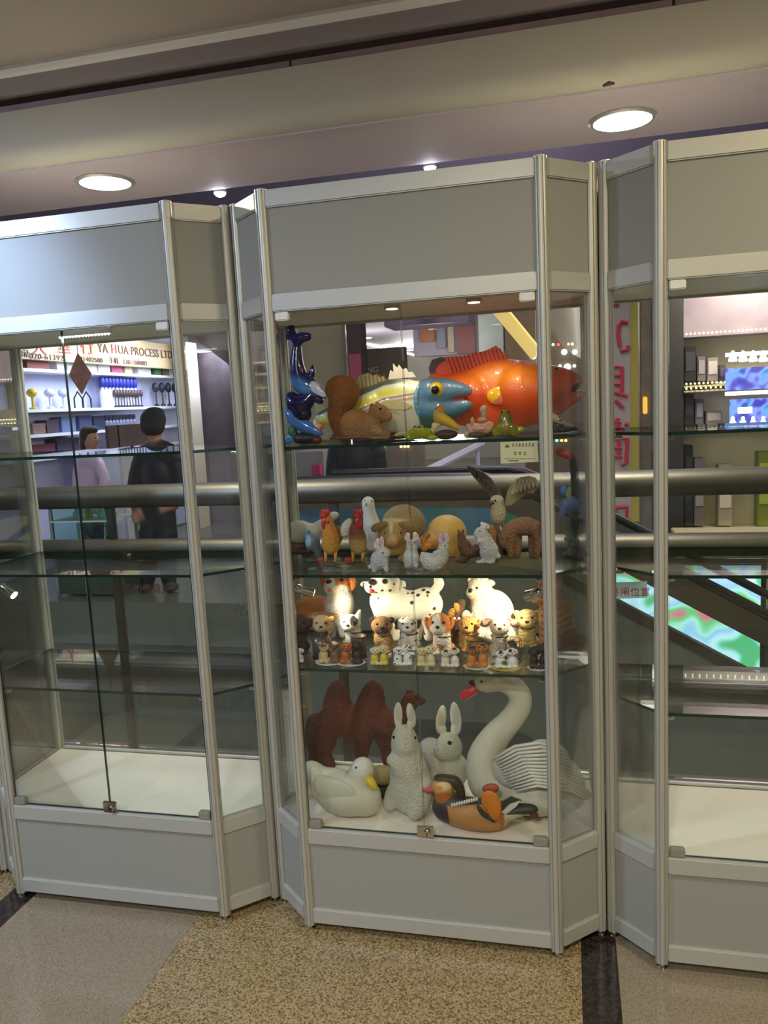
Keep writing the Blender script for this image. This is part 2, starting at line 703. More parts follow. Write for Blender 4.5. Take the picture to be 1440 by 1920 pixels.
def sdf_surface(prims, h, k, cuts=()):
    B = [prim_box(p) for p in prims]
    lo = np.min([b[0] for b in B], 0) - 3 * h - 0.2 * k
    hi = np.max([b[1] for b in B], 0) + 3 * h + 0.2 * k
    N = np.ceil((hi - lo) / h).astype(int) + 1
    D = np.full(N, 1.0, np.float64)
    for p, (a, b) in zip(prims, B):
        i0 = np.maximum(((a - k - 2 * h - lo) / h).astype(int), 0)
        i1 = np.minimum(((b + k + 2 * h - lo) / h).astype(int) + 2, N)
        g = np.meshgrid(*[lo[j] + h * np.arange(i0[j], i1[j]) for j in range(3)], indexing='ij')
        X = np.stack(g, -1)
        sl = tuple(slice(i0[j], i1[j]) for j in range(3))
        D[sl] = smin(D[sl], prim_d(p, X), k)
    if len(cuts):
        X = np.stack(np.meshgrid(*[lo[j] + h * np.arange(N[j]) for j in range(3)], indexing='ij'), -1)
        for p in cuts:
            D = np.maximum(D, -prim_d(p, X))
    S = D < 0
    cnt = sum(S[i:N[0] - 1 + i, j:N[1] - 1 + j, l:N[2] - 1 + l].astype(np.int8) for i in (0, 1) for j in (0, 1) for l in (0, 1))
    mask = (cnt > 0) & (cnt < 8)
    C = np.argwhere(mask)
    idx = -np.ones(mask.shape, int)
    idx[mask] = np.arange(len(C))
    acc = np.zeros((len(C), 3))
    num = np.zeros(len(C))
    for ax in range(3):
        o1, o2 = [a for a in range(3) if a != ax]
        for u in (0, 1):
            for v in (0, 1):
                A = np.zeros(3, int)
                A[o1], A[o2] = u, v
                Bq = A.copy()
                Bq[ax] = 1
                da = D[tuple((C + A).T)]
                db = D[tuple((C + Bq).T)]
                m = (da < 0) != (db < 0)
                t = np.where(m, da / np.where(m, da - db, 1), 0)
                pos = A + np.zeros((len(C), 3))
                pos[:, ax] += t
                acc += pos * m[:, None]
                num += m
    V = lo + h * (C + acc / num[:, None])
    F = []
    for ax in range(3):
        o1, o2 = (ax + 1) % 3, (ax + 2) % 3
        sa = [slice(None)] * 3
        sb = [slice(None)] * 3
        sa[ax], sb[ax] = slice(0, N[ax] - 1), slice(1, N[ax])
        ch = S[tuple(sa)] != S[tuple(sb)]
        G = np.argwhere(ch)
        G = G[(G[:, o1] > 0) & (G[:, o2] > 0) & (G[:, o1] < N[o1] - 1) & (G[:, o2] < N[o2] - 1)]
        e1, e2 = np.eye(3, dtype=int)[o1], np.eye(3, dtype=int)[o2]
        q = [idx[tuple((G - e1 * a - e2 * b).T)] for a, b in ((1, 1), (0, 1), (0, 0), (1, 0))]
        Q = np.stack(q, 1)
        flip = ~S[tuple(G.T)]
        Q[flip] = Q[flip][:, ::-1]
        F.append(Q)
    return V, np.concatenate(F)

# ------------------------------------------------------------------ the setting: floor, soffit, ceiling
TAN = granite('tan_granite', [(56, 44, 26), (106, 88, 56), (152, 130, 90), (174, 154, 114), (136, 112, 74)], 250, 0.2)
GREYT = granite('grey_granite', [(100, 88, 68), (130, 117, 96), (148, 134, 112), (158, 146, 124)], 420, 0.12)
DARKT = granite('dark_granite', [(20, 17, 15), (36, 31, 28), (58, 50, 45), (30, 26, 24)], 120, 0.12)
floor = struct('floor', MB().box((-6, -7, -0.30), (6, 0.93, -0.006)), mat('grout', (110, 94, 70), 0.8))
XS = [(-2.52, -1.93, TAN), (-1.93, -1.34, TAN), (-1.34, -1.25, DARKT), (-1.25, -0.69, GREYT), (-0.69, -0.145, TAN), (-0.145, 0.402, TAN),
      (0.402, 0.492, DARKT), (0.492, 1.04, GREYT), (1.04, 1.59, GREYT), (1.59, 2.14, TAN)]
YS = [0.925, 0.58, -0.01, -0.60, -1.19, -1.78, -2.37]
for (x0, x1, m) in XS:
    for j in range(len(YS) - 1):
        MB().box((x0 + .0004, YS[j + 1] + .0004, -0.007), (x1 - .0004, YS[j] - .0004, 0.0)).put('floor_tile', m, floor)

prof = [(0.80, 2.43), (0.80, 2.254), (0.372, 2.254)]
for i in range(1, 9):
    a = i / 8 * math.pi / 2
    prof.append((0.372 - 0.057 * math.sin(a), 2.311 - 0.057 * math.cos(a)))
prof.append((0.315, 2.41))
prof.append((0.345, 2.425))


def along_x(prof, x0, x1):
    n = len(prof)
    V = [(x0, y, z) for y, z in prof] + [(x1, y, z) for y, z in prof]
    F = [tuple(range(n)), tuple(range(2 * n - 1, n - 1, -1))] + [((i + 1) % n, i, n + i, n + (i + 1) % n) for i in range(n)]
    return MB().add(V, F)


soffit = struct('ceiling_soffit', along_x(prof, -5, 5), PLASTER, smooth='auto')
MB().box((-5, 0.366, 2.249), (5, 0.80, 2.254)).put('underside_board', mat('underside_light_tint', (200, 186, 194), .7, 0, .04, 5), soffit)  # separate sheet; its lilac tone puts the light on the underside into colour
along_x([(0.80, 2.43), (0.80, 2.60), (0.41, 2.60), (0.41, 2.425)], -5, 5).put('slot_board', mat('raw_wood', (84, 62, 44), 0.8, 0, 0.35, 25), soffit)
for i in range(-4, 5):
    x0 = -0.35 + i * 1.02
    along_x([(0.322, 2.408), (0.322, 2.430), (0.344, 2.430), (0.344, 2.408)], x0 + .004, x0 + 1.016).put(
        'metal_strip', mat('dull_metal_strip', (150, 130, 136), 0.5, 0.3, 0.2, 14), soffit)
ceil = struct('ceiling', MB().box((-6, -7, 2.535), (6, 0.335, 2.60)), mat('ceiling_paint', (166, 156, 150), 0.7, 0, 0.03, 5))
along_x([(0.345, 2.458), (0.318, 2.458), (0.318, 2.512), (0.345, 2.535)], -5, 5).put('lip', mat('lip_paint', (168, 158, 160), 0.6, 0, 0.03, 8), ceil)
along_x([(0.318, 2.508), (0.305, 2.512), (0.298, 2.523), (0.300, 2.536), (0.318, 2.536)], -5, 5).put('bead', mat('bead_paint', (248, 248, 250), 0.5), ceil, smooth='auto')
struct('wall_back', MB().box((-6, -7.2, -0.3), (6, -7.0, 2.6)), mat('wall_paint', (150, 145, 138), 0.7))
struct('wall_concourse', MB().box((-6.2, -7, -0.3), (-6.0, 0.9, 2.6)), mat('wall_paint', (150, 145, 138), 0.7))

LAMP_WHITE = emis('lamp_diffuser', (255, 250, 238), 9.0)
LAMP_COOL = emis('lamp_diffuser_cool', (225, 236, 255), 9.0)
RIM = mat('lamp_rim', (190, 190, 186), 0.3, 0.6, 0.03)


def downlight(x, y, z, r, label, col, watts, cool=False):
    t = empty('downlight', (x, y, z), label, 'lamp', 'round ceiling downlights')
    MB().lathe([(r * 1.16, 0.0), (r * 1.17, -0.004), (r * 1.10, -0.009), (r, -0.008), (r, 0.0)], (x, y, z), 36).put('rim', RIM, t, smooth='auto')
    MB().lathe([(r * 0.99, -0.002), (r * 0.98, -0.006), (r * 0.5, -0.0065)], (x, y, z), 36).put('diffuser', LAMP_COOL if cool else LAMP_WHITE, t)
    light('AREA', 'downlight_glow', (x, y, z - 0.012), (x, y, z - 1), watts, col, r * 1.9)
    return t


a, b = atz(197, 340, 2.249), atz(1167, 223, 2.249)
downlight(a[0], a[1], 2.249, 0.083, 'round recessed downlight in the soffit above the left empty cabinet', (1, .92, .76), 20)
downlight(b[0], b[1], 2.249, 0.083, 'large round recessed downlight in the soffit above the right cabinet', (1, .90, .70), 20)
for i, (x, y, c, w) in enumerate(CEIL_LAMPS):
    downlight(x, y, 2.535, 0.12, ['cool white downlight over the concourse nearest the left cabinets', 'cool white downlight far back on the left of the concourse',
              'warm downlight over the concourse nearest the right cabinet', 'warm downlight far back on the right of the concourse',
              'neutral downlight in the middle of the concourse ceiling'][i], c, w, c == COOL)
for (px, py, lab) in ((412, 357, 'tiny bright LED spotlight clipped to the soffit edge above the left cabinet gap'),
                      (806, 309, 'tiny bright LED spotlight clipped to the soffit edge above the middle cabinet')):
    p = aty(px, py, 0.825)
    t = empty('led_spotlight', p, lab, 'lamp', 'LED spotlights on the soffit edge')
    MB().lathe([(0.006, 0.022), (0.021, 0.020), (0.023, -0.006), (0.020, -0.010)], p, 20).put('housing', RIM, t, smooth='auto')
    MB().box((p[0] - .006, 0.80, p[2] + .015), (p[0] + .006, p[1], p[2] + .024)).put('bracket', RIM, t)
    MB().ball(p + np.array([0, 0, -.009]), (.021, .021, .014), 14).put('bulb', emis('led_bulb', (236, 240, 255), 40.0), t, smooth=True)
    light('SPOT', 'led_beam', p + np.array([0, 0, -.03]), p + np.array([0, -0.3, -1]), 4, (.85, .9, 1), 0.012, 100, 0.8)

sp = np.array([-1.75, -1.25, 2.46])  # unseen spotlight added for the blue glow on the left header panel
t = empty('added_spotlight', (sp[0], sp[1], 2.535), 'added unseen spotlight for the cool glow on the left cabinet', 'lamp')
MB().lathe([(.045, 0), (.045, -.012), (.012, -.014), (.010, -.06)], (sp[0], sp[1], 2.535), 20).put('mount', RIM, t, smooth='auto')
aim = np.array([-1.28, 0.0, 1.72])
dd = (aim - sp) / np.linalg.norm(aim - sp)
hd = MB().tube([sp - dd * .05, sp - dd * .045, sp + dd * .06, sp + dd * .065], [.03, .042, .048, .048], 24).put('lamp_head', RIM, t, smooth='auto')
MB().tube([sp + dd * .064, sp + dd * .067], [.042, .042], 24).put('lamp_lens', LAMP_COOL, hd, smooth='auto')
light('SPOT', 'added_spot_beam', sp + dd * .08, aim, 165, (.44, .62, 1.0), .05, 40, 1.0)
p = aty(1142, 158, .3135)
MB().tube([p + np.array([-.016, 0, -.002]), p + np.array([0, 0, .002]), p + np.array([.014, 0, .0])], [.003, .0065, .003], 8).put('scuff', mat('scuff_grey', (84, 78, 72), .9), soffit)

# ------------------------------------------------------------------ display cabinets
WF, DX, DY, GAP, DEP = 0.68181, 0.1128, 0.1046, 0.0349, 0.392
PITCHX = WF + 2 * DX + GAP
PR = 0.0162
ZB0, ZB1, ZB2, ZB3 = 0.026, 0.070, 0.264, 0.309
ZH0, ZH1, ZH2, ZH3 = 1.702, 1.746, 1.955, 1.998
DECK = 0.306
SH1, SH2 = 1.361, 1.020


def post_poly():
    pts = []
    for k in range(8):
        a0 = 2 * math.pi * k / 8
        for da, rr in ((-0.30, PR), (-0.10, PR * 0.985), (-0.085, PR * 0.80), (0.085, PR * 0.80), (0.10, PR * 0.985), (0.30, PR)):
            pts.append((rr * math.cos(a0 + da + math.pi / 8), rr * math.sin(a0 + da + math.pi / 8)))
    return pts


POST_ME = MB().prism(post_poly(), 0, 1.98).mesh('post', ALU)
FOOT_ME = MB().lathe([(0.011, 0), (0.012, 0.004), (0.006, 0.008), (0.005, 0.022)], (0, 0, 0), 14).mesh('levelling_foot', CHROME, smooth='auto')
CAP_ME = MB().lathe([(0.0160, 0), (0.0160, 0.003), (0.012, 0.005)], (0, 0, 0), 16).mesh('post_cap', ALU)
SPOT_ME = None


def spot_lamp(t, p, target, energy, col=(1, .86, .62), on=True):
    """small chrome cylinder lamp on a stalk"""
    p, q = np.array(p, float), np.array(target, float)
    d = (q - p) / np.linalg.norm(q - p)
    L = 0.052
    a, b = p - d * L / 2, p + d * L / 2
    body = MB().tube([a - d * .006, a, a + d * .004, p, b - d * .004, b], [.006, .011, .013, .013, .0145, .0145], 18).put('lamp_head', CHROME, t, smooth='auto')
    MB().tube([b - d * .002, b + d * .0015], [.012, .012], 16).put('lamp_lens', emis('spot_lens' if on else 'spot_lens_off', (255, 226, 170), 14 if on else 0.6), body, smooth='auto')
    if energy:
        light('SPOT', 'cabinet_spot', b + d * .01, q, energy, col, 0.012, 88, 0.7)
    return body


def cabinet(cx, sh3, label, bar=False, lamps=()):
    t = empty('display_cabinet', (cx, DEP / 2, 0), label, 'cabinet', 'aluminium display cabinets in a row')
    h = WF / 2
    FL, FR, CL, CR, BL, BR = (cx - h, 0), (cx + h, 0), (cx - h - DX, DY), (cx + h + DX, DY), (cx - h - DX, DEP), (cx + h + DX, DEP)
    for P in (FL, FR, CL, CR, BL, BR):
        po = link('post', POST_ME, t, (P[0], P[1], 0.018))
        link('levelling_foot', FOOT_ME, po, (P[0], P[1], 0.0))
        link('post_cap', CAP_ME, po, (P[0], P[1], 1.998))
    faces = [(FL, FR, 1), (CL, FL, 1), (FR, CR, 1), (BL, CL, 1), (CR, BR, 1), (BR, BL, 1)]
    for i, (p, q, _) in enumerate(faces):
        for (z0, z1) in ((ZB0, ZB1), (ZB2, ZB3), (ZH0, ZH1), (ZH2, ZH3)):
            MB().wall(p, q, 0.026, z0, z1, PR * 0.82).put('rail', ALU_RAIL, t, bevel=0.003)
        for (z0, z1) in ((ZB1, ZB2), (ZH1, ZH2)):
            MB().wall(p, q, 0.010, z0 - .004, z1 + .004, PR * 0.7).put('panel', PANEL, t)
        if i:
            MB().wall(p, q, 0.005, ZB3 - .004, ZH0 + .004, PR * 0.9).put('glass_pane', GLASS, t)
    # two glass doors in front
    for sgn in (-1, 1):
        a, b = (FL, (cx - 0.0015, 0)) if sgn < 0 else ((cx + 0.0015, 0), FR)
        x0, x1 = (a[0] + PR + .002, b[0]) if sgn < 0 else (a[0], b[0] - PR - .002)
        mb = MB()
        n0 = len(mb.f)
        mb.box((x0, -0.0035, ZB3 + .003), (x1, 0.0025, ZH0 - .003))
        mb.mi = [1, 1, 0, 1, 0, 1]
        door = mb.put('glass_door', [GLASS, EDGE], t)
        hx = x0 if sgn < 0 else x1
        w = 0.036
        xa, xb = (hx, hx + w) if sgn < 0 else (hx - w, hx)
        MB().box((xa, -0.010, ZB3 + .001), (xb, 0.008, ZB3 + .024)).put('hinge', mat('grey_hinge', (150, 146, 132), 0.4, 0.3), door, bevel=0.0025)
        MB().box((xa, -0.010, ZH0 - .022), (xb, 0.008, ZH0 - .001)).put('hinge', mat('white_hinge', (226, 226, 222), 0.4), door, bevel=0.0025)
    lock = MB().box((cx - .018, -0.012, ZB3 + .002), (cx + .026, -0.003, ZB3 + .034)).put('lock', CHROME, t, bevel=0.002)
    pl = np.array([cx + .010, -0.013, ZB3 + .016])
    MB().tube([pl, pl + np.array([0, -.008, 0])], [.010, .009], 18).put('lock_barrel', CHROME, lock, smooth='auto')
    MB().box((cx + .009, -0.0225, ZB3 + .011), (cx + .011, -0.021, ZB3 + .021)).put('keyhole', BLACK, lock)

    def outline(ins, front):
        return [(cx - h + ins * .4, front), (cx + h - ins * .4, front), (cx + h + DX - ins, DY + ins * .3), (cx + h + DX - ins, DEP - ins), (cx - h - DX + ins, DEP - ins), (cx - h - DX + ins, DY + ins * .3)]
    MB().prism(outline(0.006, 0.008), DECK - 0.014, DECK).put('deck', WHITE_LAM, t)
    MB().prism(outline(0.006, 0.008), ZH0 + .006, ZH0 + .018).put('header_board', CREAM_LAM, t)
    MB().prism(outline(0.010, 0.010), 1.978, 1.988).put('top_board', PANEL, t)
    for z in (SH1, SH2, sh3):
        sh = MB().prism(outline(0.020, 0.012), z - .008, z, 0, 1).put('glass_shelf', [SHELFGLASS, EDGE], t)
        for P in (FL, FR, CL, CR, BL, BR):
            v = np.array([cx - P[0], DEP / 2 - P[1]])
            v /= np.linalg.norm(v)
            q = np.array([P[0], P[1], z - .0135])
            MB().tube([q + np.array([*(v * .010), 0]), q + np.array([*(v * .034), 0])], [.005, .005], 10).put('shelf_peg', CHROME, sh, smooth='auto')
    if bar:
        p, q = aty(108, 626, 0.05), aty(205, 622, 0.05)
        bb = MB().box((p[0], 0.04, ZH0 - .012), (q[0], 0.066, ZH0 + .006)).put('light_bar', mat('white_hinge', (226, 226, 222), 0.4), t)
        for i in range(16):
            x = p[0] + (q[0] - p[0]) * (i + .5) / 16
            MB().ball((x, 0.053, ZH0 - .013), .0032, 8).put('light_diode', emis('white_diode', (235, 242, 255), 20), bb)
        light('AREA', 'bar_glow', ((p[0] + q[0]) / 2, 0.053, ZH0 - .02), ((p[0] + q[0]) / 2, 0.053, 0), 1.5, (.9, .95, 1), 0.1)
    for (pos, tgt, en) in lamps:
        body = spot_lamp(t, pos, tgt, en)
    return t


cab_mid = cabinet(0.0, 0.762, 'middle display cabinet crowded with animal figurines on four levels',
                  lamps=[(aty(570, 1106, 0.075), aty(700, 1142, 0.20), 4.5), (aty(1000, 1114, 0.075), aty(915, 1142, 0.22), 6.0),
                         ])
for x in (-0.04, 0.17):
    pk = MB().lathe([(0.020, 0.006), (0.021, -0.004), (0.017, -0.006)], (x, 0.085, ZH0 + .002), 20).put('puck_light', RIM, cab_mid, smooth='auto')
    MB().lathe([(0.016, -0.004), (0.015, -0.0065)], (x, 0.085, ZH0 + .002), 18).put('lamp_lens', emis('spot_lens', (255, 226, 170), 14), pk)
    light('SPOT', 'puck_beam', (x, 0.085, ZH0 - .012), (x + .03, 0.24, 1.40), 1.5, (1, .88, .66), 0.012, 75, 0.8)
cab_left = cabinet(-PITCHX, 0.676, 'empty display cabinet to the left of the animal cabinet, small chrome spotlight inside', bar=True,
                   lamps=[(aty(14, 1107, 0.07), aty(60, 1140, 0.07), 0.0)])
cab_right = cabinet(PITCHX, 0.676, 'empty display cabinet to the right of the animal cabinet, cut by the picture edge')
cabinet(-2 * PITCHX, 0.676, 'display cabinet at the far left edge, only a corner post showing')

# ------------------------------------------------------------------ figurines, top shelf
Z1, Z2, Z3, Z4 = SH1, SH2, 0.762, DECK
WOOD_DARK = mat('dark_wood_base', (58, 34, 24), 0.5, 0, 0.3, 30)

# leaping dolphins
f = Fig('dolphin_sculpture', 0.10, Z1, 568, 'glossy blue leaping dolphins on a coral base, tail flukes pointing up', 'figurine', 'figurines on the top shelf', 1.2, 5)
NAVY, SKY = (24, 22, 82), (62, 112, 168)
f.part('body', [f.T([(557, 640, 6), (556, 665, 9), (557, 690, 13), (564, 712, 16), (580, 720, 15), (594, 726, 9), (608, 737, 4)], NAVY),
                f.T([(557, 642, 6), (549, 628, 6), (540, 614, 3)], NAVY), f.T([(557, 642, 6), (566, 632, 6), (581, 628, 3)], NAVY),
                f.E(544, 623, 7, 14, NAVY, 4, -30), f.E(570, 631, 14, 7, NAVY, 4, -12),
                f.T([(576, 706, 6), (585, 696, 4), (586, 683, 2)], NAVY)], GLOSS,
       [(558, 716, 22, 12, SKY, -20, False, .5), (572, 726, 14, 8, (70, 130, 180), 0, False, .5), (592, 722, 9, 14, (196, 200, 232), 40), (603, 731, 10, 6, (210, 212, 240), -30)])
f.part('second_dolphin', [f.T([(546, 740, 11), (556, 752, 16), (572, 748, 14), (584, 735, 9), (596, 742, 5), (601, 746, 4)], (20, 18, 66)), f.E(566, 770, 18, 14, (18, 16, 50)), f.E(548, 745, 14, 7, (26, 24, 86), 6, 20)], GLOSS)
f.part('third_dolphin', [f.T([(540, 764, 6), (552, 778, 11), (572, 790, 11), (588, 797, 8), (602, 803, 4)], (64, 108, 170)), f.E(545, 812, 12, 9, (70, 130, 180), 6, 20)], GLOSS)
f.part('base', [f.E(572, 812, 24, 11, (30, 30, 34), 18), f.E(548, 800, 9, 12, (40, 66, 42), 8), f.E(592, 815, 12, 7, (96, 40, 34), 10)], RESIN, [(545, 798, 8, 8, (52, 84, 46))])
f.part('coral', [f.T([(588, 812, 4), (592, 796, 4), (590, 780, 3)], (196, 176, 150)), f.T([(594, 800, 5), (602, 790, 5)], (200, 96, 44))], RESIN)
f.done()

# squirrel
f = Fig('squirrel', 0.10, Z1, 672, 'large tan squirrel figurine with a tall curled bushy tail', 'figurine', 'figurines on the top shelf', 1.4, 9)
T1, T2 = (158, 112, 64), (140, 84, 34)
f.part('body', [f.E(668, 800, 32, 29, T1, 22), f.E(694, 806, 22, 22, (164, 122, 76), 18), f.E(712, 779, 19, 17, T1, 15), f.E(726, 786, 10, 9, (172, 130, 86), 9),
                f.T([(700, 808, 9), (716, 818, 6), (726, 824, 5)], T1), f.E(668, 820, 26, 8, T1, 16), f.E(698, 768, 4, 8, T2, 3, 12, -4), f.E(707, 763, 4, 6, T2, 3, -10, 6)], FUR,
       [(655, 790, 16, 14, (172, 120, 60), 0, False, .7), (706, 812, 10, 10, (178, 140, 100))])
f.part('tail', [f.T([(648, 824, 13, 8), (636, 800, 14, 10), (634, 775, 17, 10), (644, 748, 22, 10), (646, 732, 22, 10), (630, 722, 12, 10), (622, 732, 8, 10), (622, 740, 5, 10)], T2), f.E(644, 738, 28, 30, (160, 96, 36), 16, 0, 10)], FUR)
f.eye(713, 771, 3.2)
f.part('base', [f.E(660, 826, 44, 4, (120, 78, 44), 18), f.E(712, 827, 20, 3, (140, 110, 84), 12)])
f.done()

# blue headed fish
f = Fig('bass_fish', 0.205, Z1, 740, 'big yellow striped fish with blue head and round yellow eye', 'figurine', 'figurines on the top shelf', 1.7, 10)


def fish_paint(px, c, V):
    x, y = px[:, 0], px[:, 1]
    top = np.interp(x, [600, 660, 720, 780, 830], [772, 742, 716, 706, 708])
    t = y - top
    W = np.array(lin((224, 218, 196)))
    out = np.repeat(W[None], len(x), 0)

    def band(lo, hi, col, soft=3.0):
        w = np.clip((t - lo) / soft + .5, 0, 1) * np.clip((hi - t) / soft + .5, 0, 1)
        out[:] = out * (1 - w[:, None]) + w[:, None] * np.array(lin(col))
    band(-30, 8, (74, 82, 66), 5)
    band(8, 15, (190, 196, 176), 4)
    band(14, 27, (214, 204, 56), 6)
    band(30, 33, (120, 84, 50), 2)
    band(36, 42, (176, 146, 96), 4)
    gl = np.clip((x - 735) / 40, 0, 1) * np.clip((30 - t) / 10, 0, 1) * np.clip((t + 2) / 8, 0, 1)
    out[:] = out * (1 - gl[:, None]) + gl[:, None] * np.array(lin((226, 226, 206)))
    head = 778 + 0.22 * np.abs(y - 750)
    w = np.clip((x - head) / 3 + .5, 0, 1)
    hc = np.array(lin((88, 126, 152))) * (1 - np.clip((722 - y) / 18, 0, 1)[:, None]) + np.array(lin((66, 76, 84))) * np.clip((722 - y) / 18, 0, 1)[:, None]
    w2 = np.clip((y - 775 - (x - 800) * -0.1) / 8, 0, 1)
    hc = hc * (1 - w2[:, None]) + np.array(lin((70, 108, 96))) * w2[:, None]
    out[:] = out * (1 - w[:, None]) + hc * w[:, None]
    return out


FB = (220, 214, 190)
f.part('body', [f.E(745, 762, 75, 51, FB, 26), f.E(700, 768, 66, 42, FB, 22), f.T([(690, 766, 38), (650, 772, 26), (615, 780, 13), (600, 783, 9)], FB),
                f.E(805, 756, 50, 44, (88, 126, 152), 26), f.T([(812, 738, 30), (845, 734, 20), (876, 733, 9)], (88, 126, 152)),
                f.T([(808, 768, 30), (842, 766, 19), (870, 760, 9), (878, 757, 6)], (88, 126, 152))], painted('fish_scales', 0.28, 0.35, 260, 0.4), fn=fish_paint, k=6,
       cut=[f.T([(850, 748, 1.5), (866, 746, 4), (888, 745, 8)], (190, 80, 74)), f.T([(850, 748, 1.5, -14), (866, 746, 4, -14), (888, 745, 8, -14)], (190, 80, 74)), f.T([(850, 748, 1.5, 14), (866, 746, 4, 14), (888, 745, 8, 14)], (190, 80, 74))])
f.part('tongue', [f.T([(842, 752, 4), (856, 751, 4), (866, 751, 3)], (206, 96, 84))], GLOSS)
f.part('gill', [f.T([(786, 722, 3, -18), (780, 745, 4, -24), (784, 772, 4, -22), (796, 792, 3, -12)], (110, 158, 178)), f.T([(800, 750, 2.5, -24), (815, 765, 3, -22), (822, 785, 2, -14)], (70, 116, 140))], GLOSS, k=3)
e = f.eye(817, 731, 14.5, mat('yellow_iris', (226, 180, 24), 0.2, 0, 0.1, 40, coat=.5), 'eye', 0.5)
p = f.on(817, 731)
f.mbput('pupil', MB().ball(p + np.array([0, -6.4 * f.s, 0]), np.array([7.5, 4, 7.5]) * f.s, 14), EYE, e)
f.fin('spiny_fin', [(728, 711), (732, 694), (738, 698), (737, 682), (745, 690), (748, 684), (755, 693), (762, 690), (766, 698), (773, 697), (780, 707)], (226, 216, 196), 0, 2.4)
f.fin('dorsal_fin', [(655, 748), (662, 722), (672, 706), (690, 699), (700, 705), (706, 701), (713, 708), (718, 705), (726, 712)], (160, 138, 92), 0, 2.4)
for i in range(9):
    x = 664 + i * 7
    f.mbput('fin_ray', MB().tube([f.P(x + 3, 738 - i * 3, -1.6), f.P(x + 1, 722 - i * 2.2, -1.6), f.P(x - 1, 710 - min(i, 4) * 2, -1.4)], .7 * f.s, 5), mat('fin_ray', (110, 88, 52), .5))
f.fin('tail_fin', [(612, 775), (596, 750), (586, 744), (592, 770), (590, 792), (584, 812), (600, 806), (614, 790)], (206, 196, 150), 0, 3)
f.fin('pectoral_fin', [(774, 760), (755, 752), (728, 750), (706, 756), (700, 764), (730, 766), (760, 768)], (196, 184, 126), -27, 2.5)
f.part('base', [f.E(745, 816, 40, 6, (60, 26, 22), 20)])
f.done()

# red snapper
f = Fig('red_fish', 0.30, Z1, 945, 'big orange-red fish with dark-edged fin and gaping mouth', 'figurine', 'figurines on the top shelf', 1.8, 12)
RD = (222, 90, 34)
f.part('body', [f.E(945, 740, 92, 65, RD, 30), f.E(885, 745, 70, 52, (218, 78, 30), 26), f.T([(985, 735, 57), (1030, 728, 40), (1060, 718, 24), (1086, 714, 7)], RD),
                f.T([(990, 748, 48), (1040, 748, 28), (1074, 744, 10), (1094, 737, 4)], (222, 100, 44)), f.T([(880, 742, 44), (830, 728, 26), (815, 715, 14)], (208, 70, 28))],
       painted('red_scales', 0.26, 0.5, 230, 0.5), [(945, 704, 62, 20, (240, 140, 36), 6, False, .7), (960, 770, 60, 24, (218, 76, 28), 0, False, .6), (1040, 745, 26, 16, (206, 86, 34), 0, False, .6)], k=6,
       cut=[f.T([(1058, 731, 2, e_), (1078, 726, 5, e_), (1102, 724, 11, e_)], (110, 26, 22)) for e_ in (-16, 0, 16)])
f.fin('dorsal_fin', [(822, 712), (808, 702), (806, 690), (812, 676), (830, 670), (850, 668), (868, 668), (885, 664), (903, 660), (917, 655), (930, 648), (938, 655), (946, 664), (955, 676), (968, 684), (940, 692), (900, 700), (860, 710)], (206, 66, 26), 0, 3)
f.fin('fin_edge', [(824, 706), (807, 704), (804, 690), (810, 675), (828, 669), (836, 674), (822, 683), (816, 694)], (62, 36, 28), -1, 4)
for i in range(15):
    x = 845 + i * 7.5
    f.mbput('fin_ray', MB().tube([f.P(x + 6, 704 - i * 1.6, -1.9), f.P(x, 684 - i * 1.2, -1.9), f.P(x - 5, 671 - i * 1.4, -1.6)], .9 * f.s, 5), mat('red_ray', (168, 34, 14), .4))
pf = f.part('pectoral_fin', [f.E(938, 741, 25, 17, (240, 164, 30), 5, 0, -33), f.T([(950, 745, 9, -32), (966, 741, 7, -30)], (226, 100, 40))], GLOSS, [(938, 750, 12, 10, (224, 120, 80)), (925, 736, 12, 12, (246, 190, 30))])
f.eye(1043, 692, 3.4, name='eye')
f.part('base', [f.E(930, 806, 36, 5, (70, 24, 16), 18)])
f.done()

# small green frog, flat
f = Fig('tree_frog', 0.06, Z1, 788, 'small lime green frog crouching flat below the big fish', 'figurine', 'figurines on the top shelf', 1.0, 5)
LG = (150, 158, 28)
f.part('body', [f.E(788, 813, 23, 12, LG, 16), f.E(786, 806, 13, 9, LG, 10, 0, -8), f.E(810, 822, 12, 5, (160, 168, 30), 9), f.E(770, 822, 10, 5, (150, 150, 40), 9), f.T([(772, 818, 4), (756, 814, 3), (742, 817, 2.5)], (176, 162, 110))], GLOSS, [(786, 801, 5, 3, (70, 76, 24))])
f.eye(778, 801, 2.6)
f.eye(795, 801, 2.6)
f.done()

# yellow bird on brown base
f = Fig('canary', 0.07, Z1, 832, 'small yellow bird with white flower beside the flat frog', 'figurine', 'figurines on the top shelf', 1.0, 4)
f.part('body', [f.E(823, 781, 11, 15, (190, 148, 40), 9), f.E(826, 768, 9, 8, (176, 126, 54), 8), f.T([(830, 785, 9), (844, 793, 7), (858, 802, 4)], (202, 168, 30))], RESIN)
f.part('flower', [f.E(815, 800, 6, 8, (206, 190, 130), 6), f.E(822, 795, 6, 5, (214, 198, 140), 5), f.E(811, 808, 6, 6, (200, 184, 126), 5)], RESIN, k=2)
f.part('base', [f.E(836, 814, 22, 9, (70, 46, 32), 14)])
f.eye(818, 766, 1.5)
f.done()

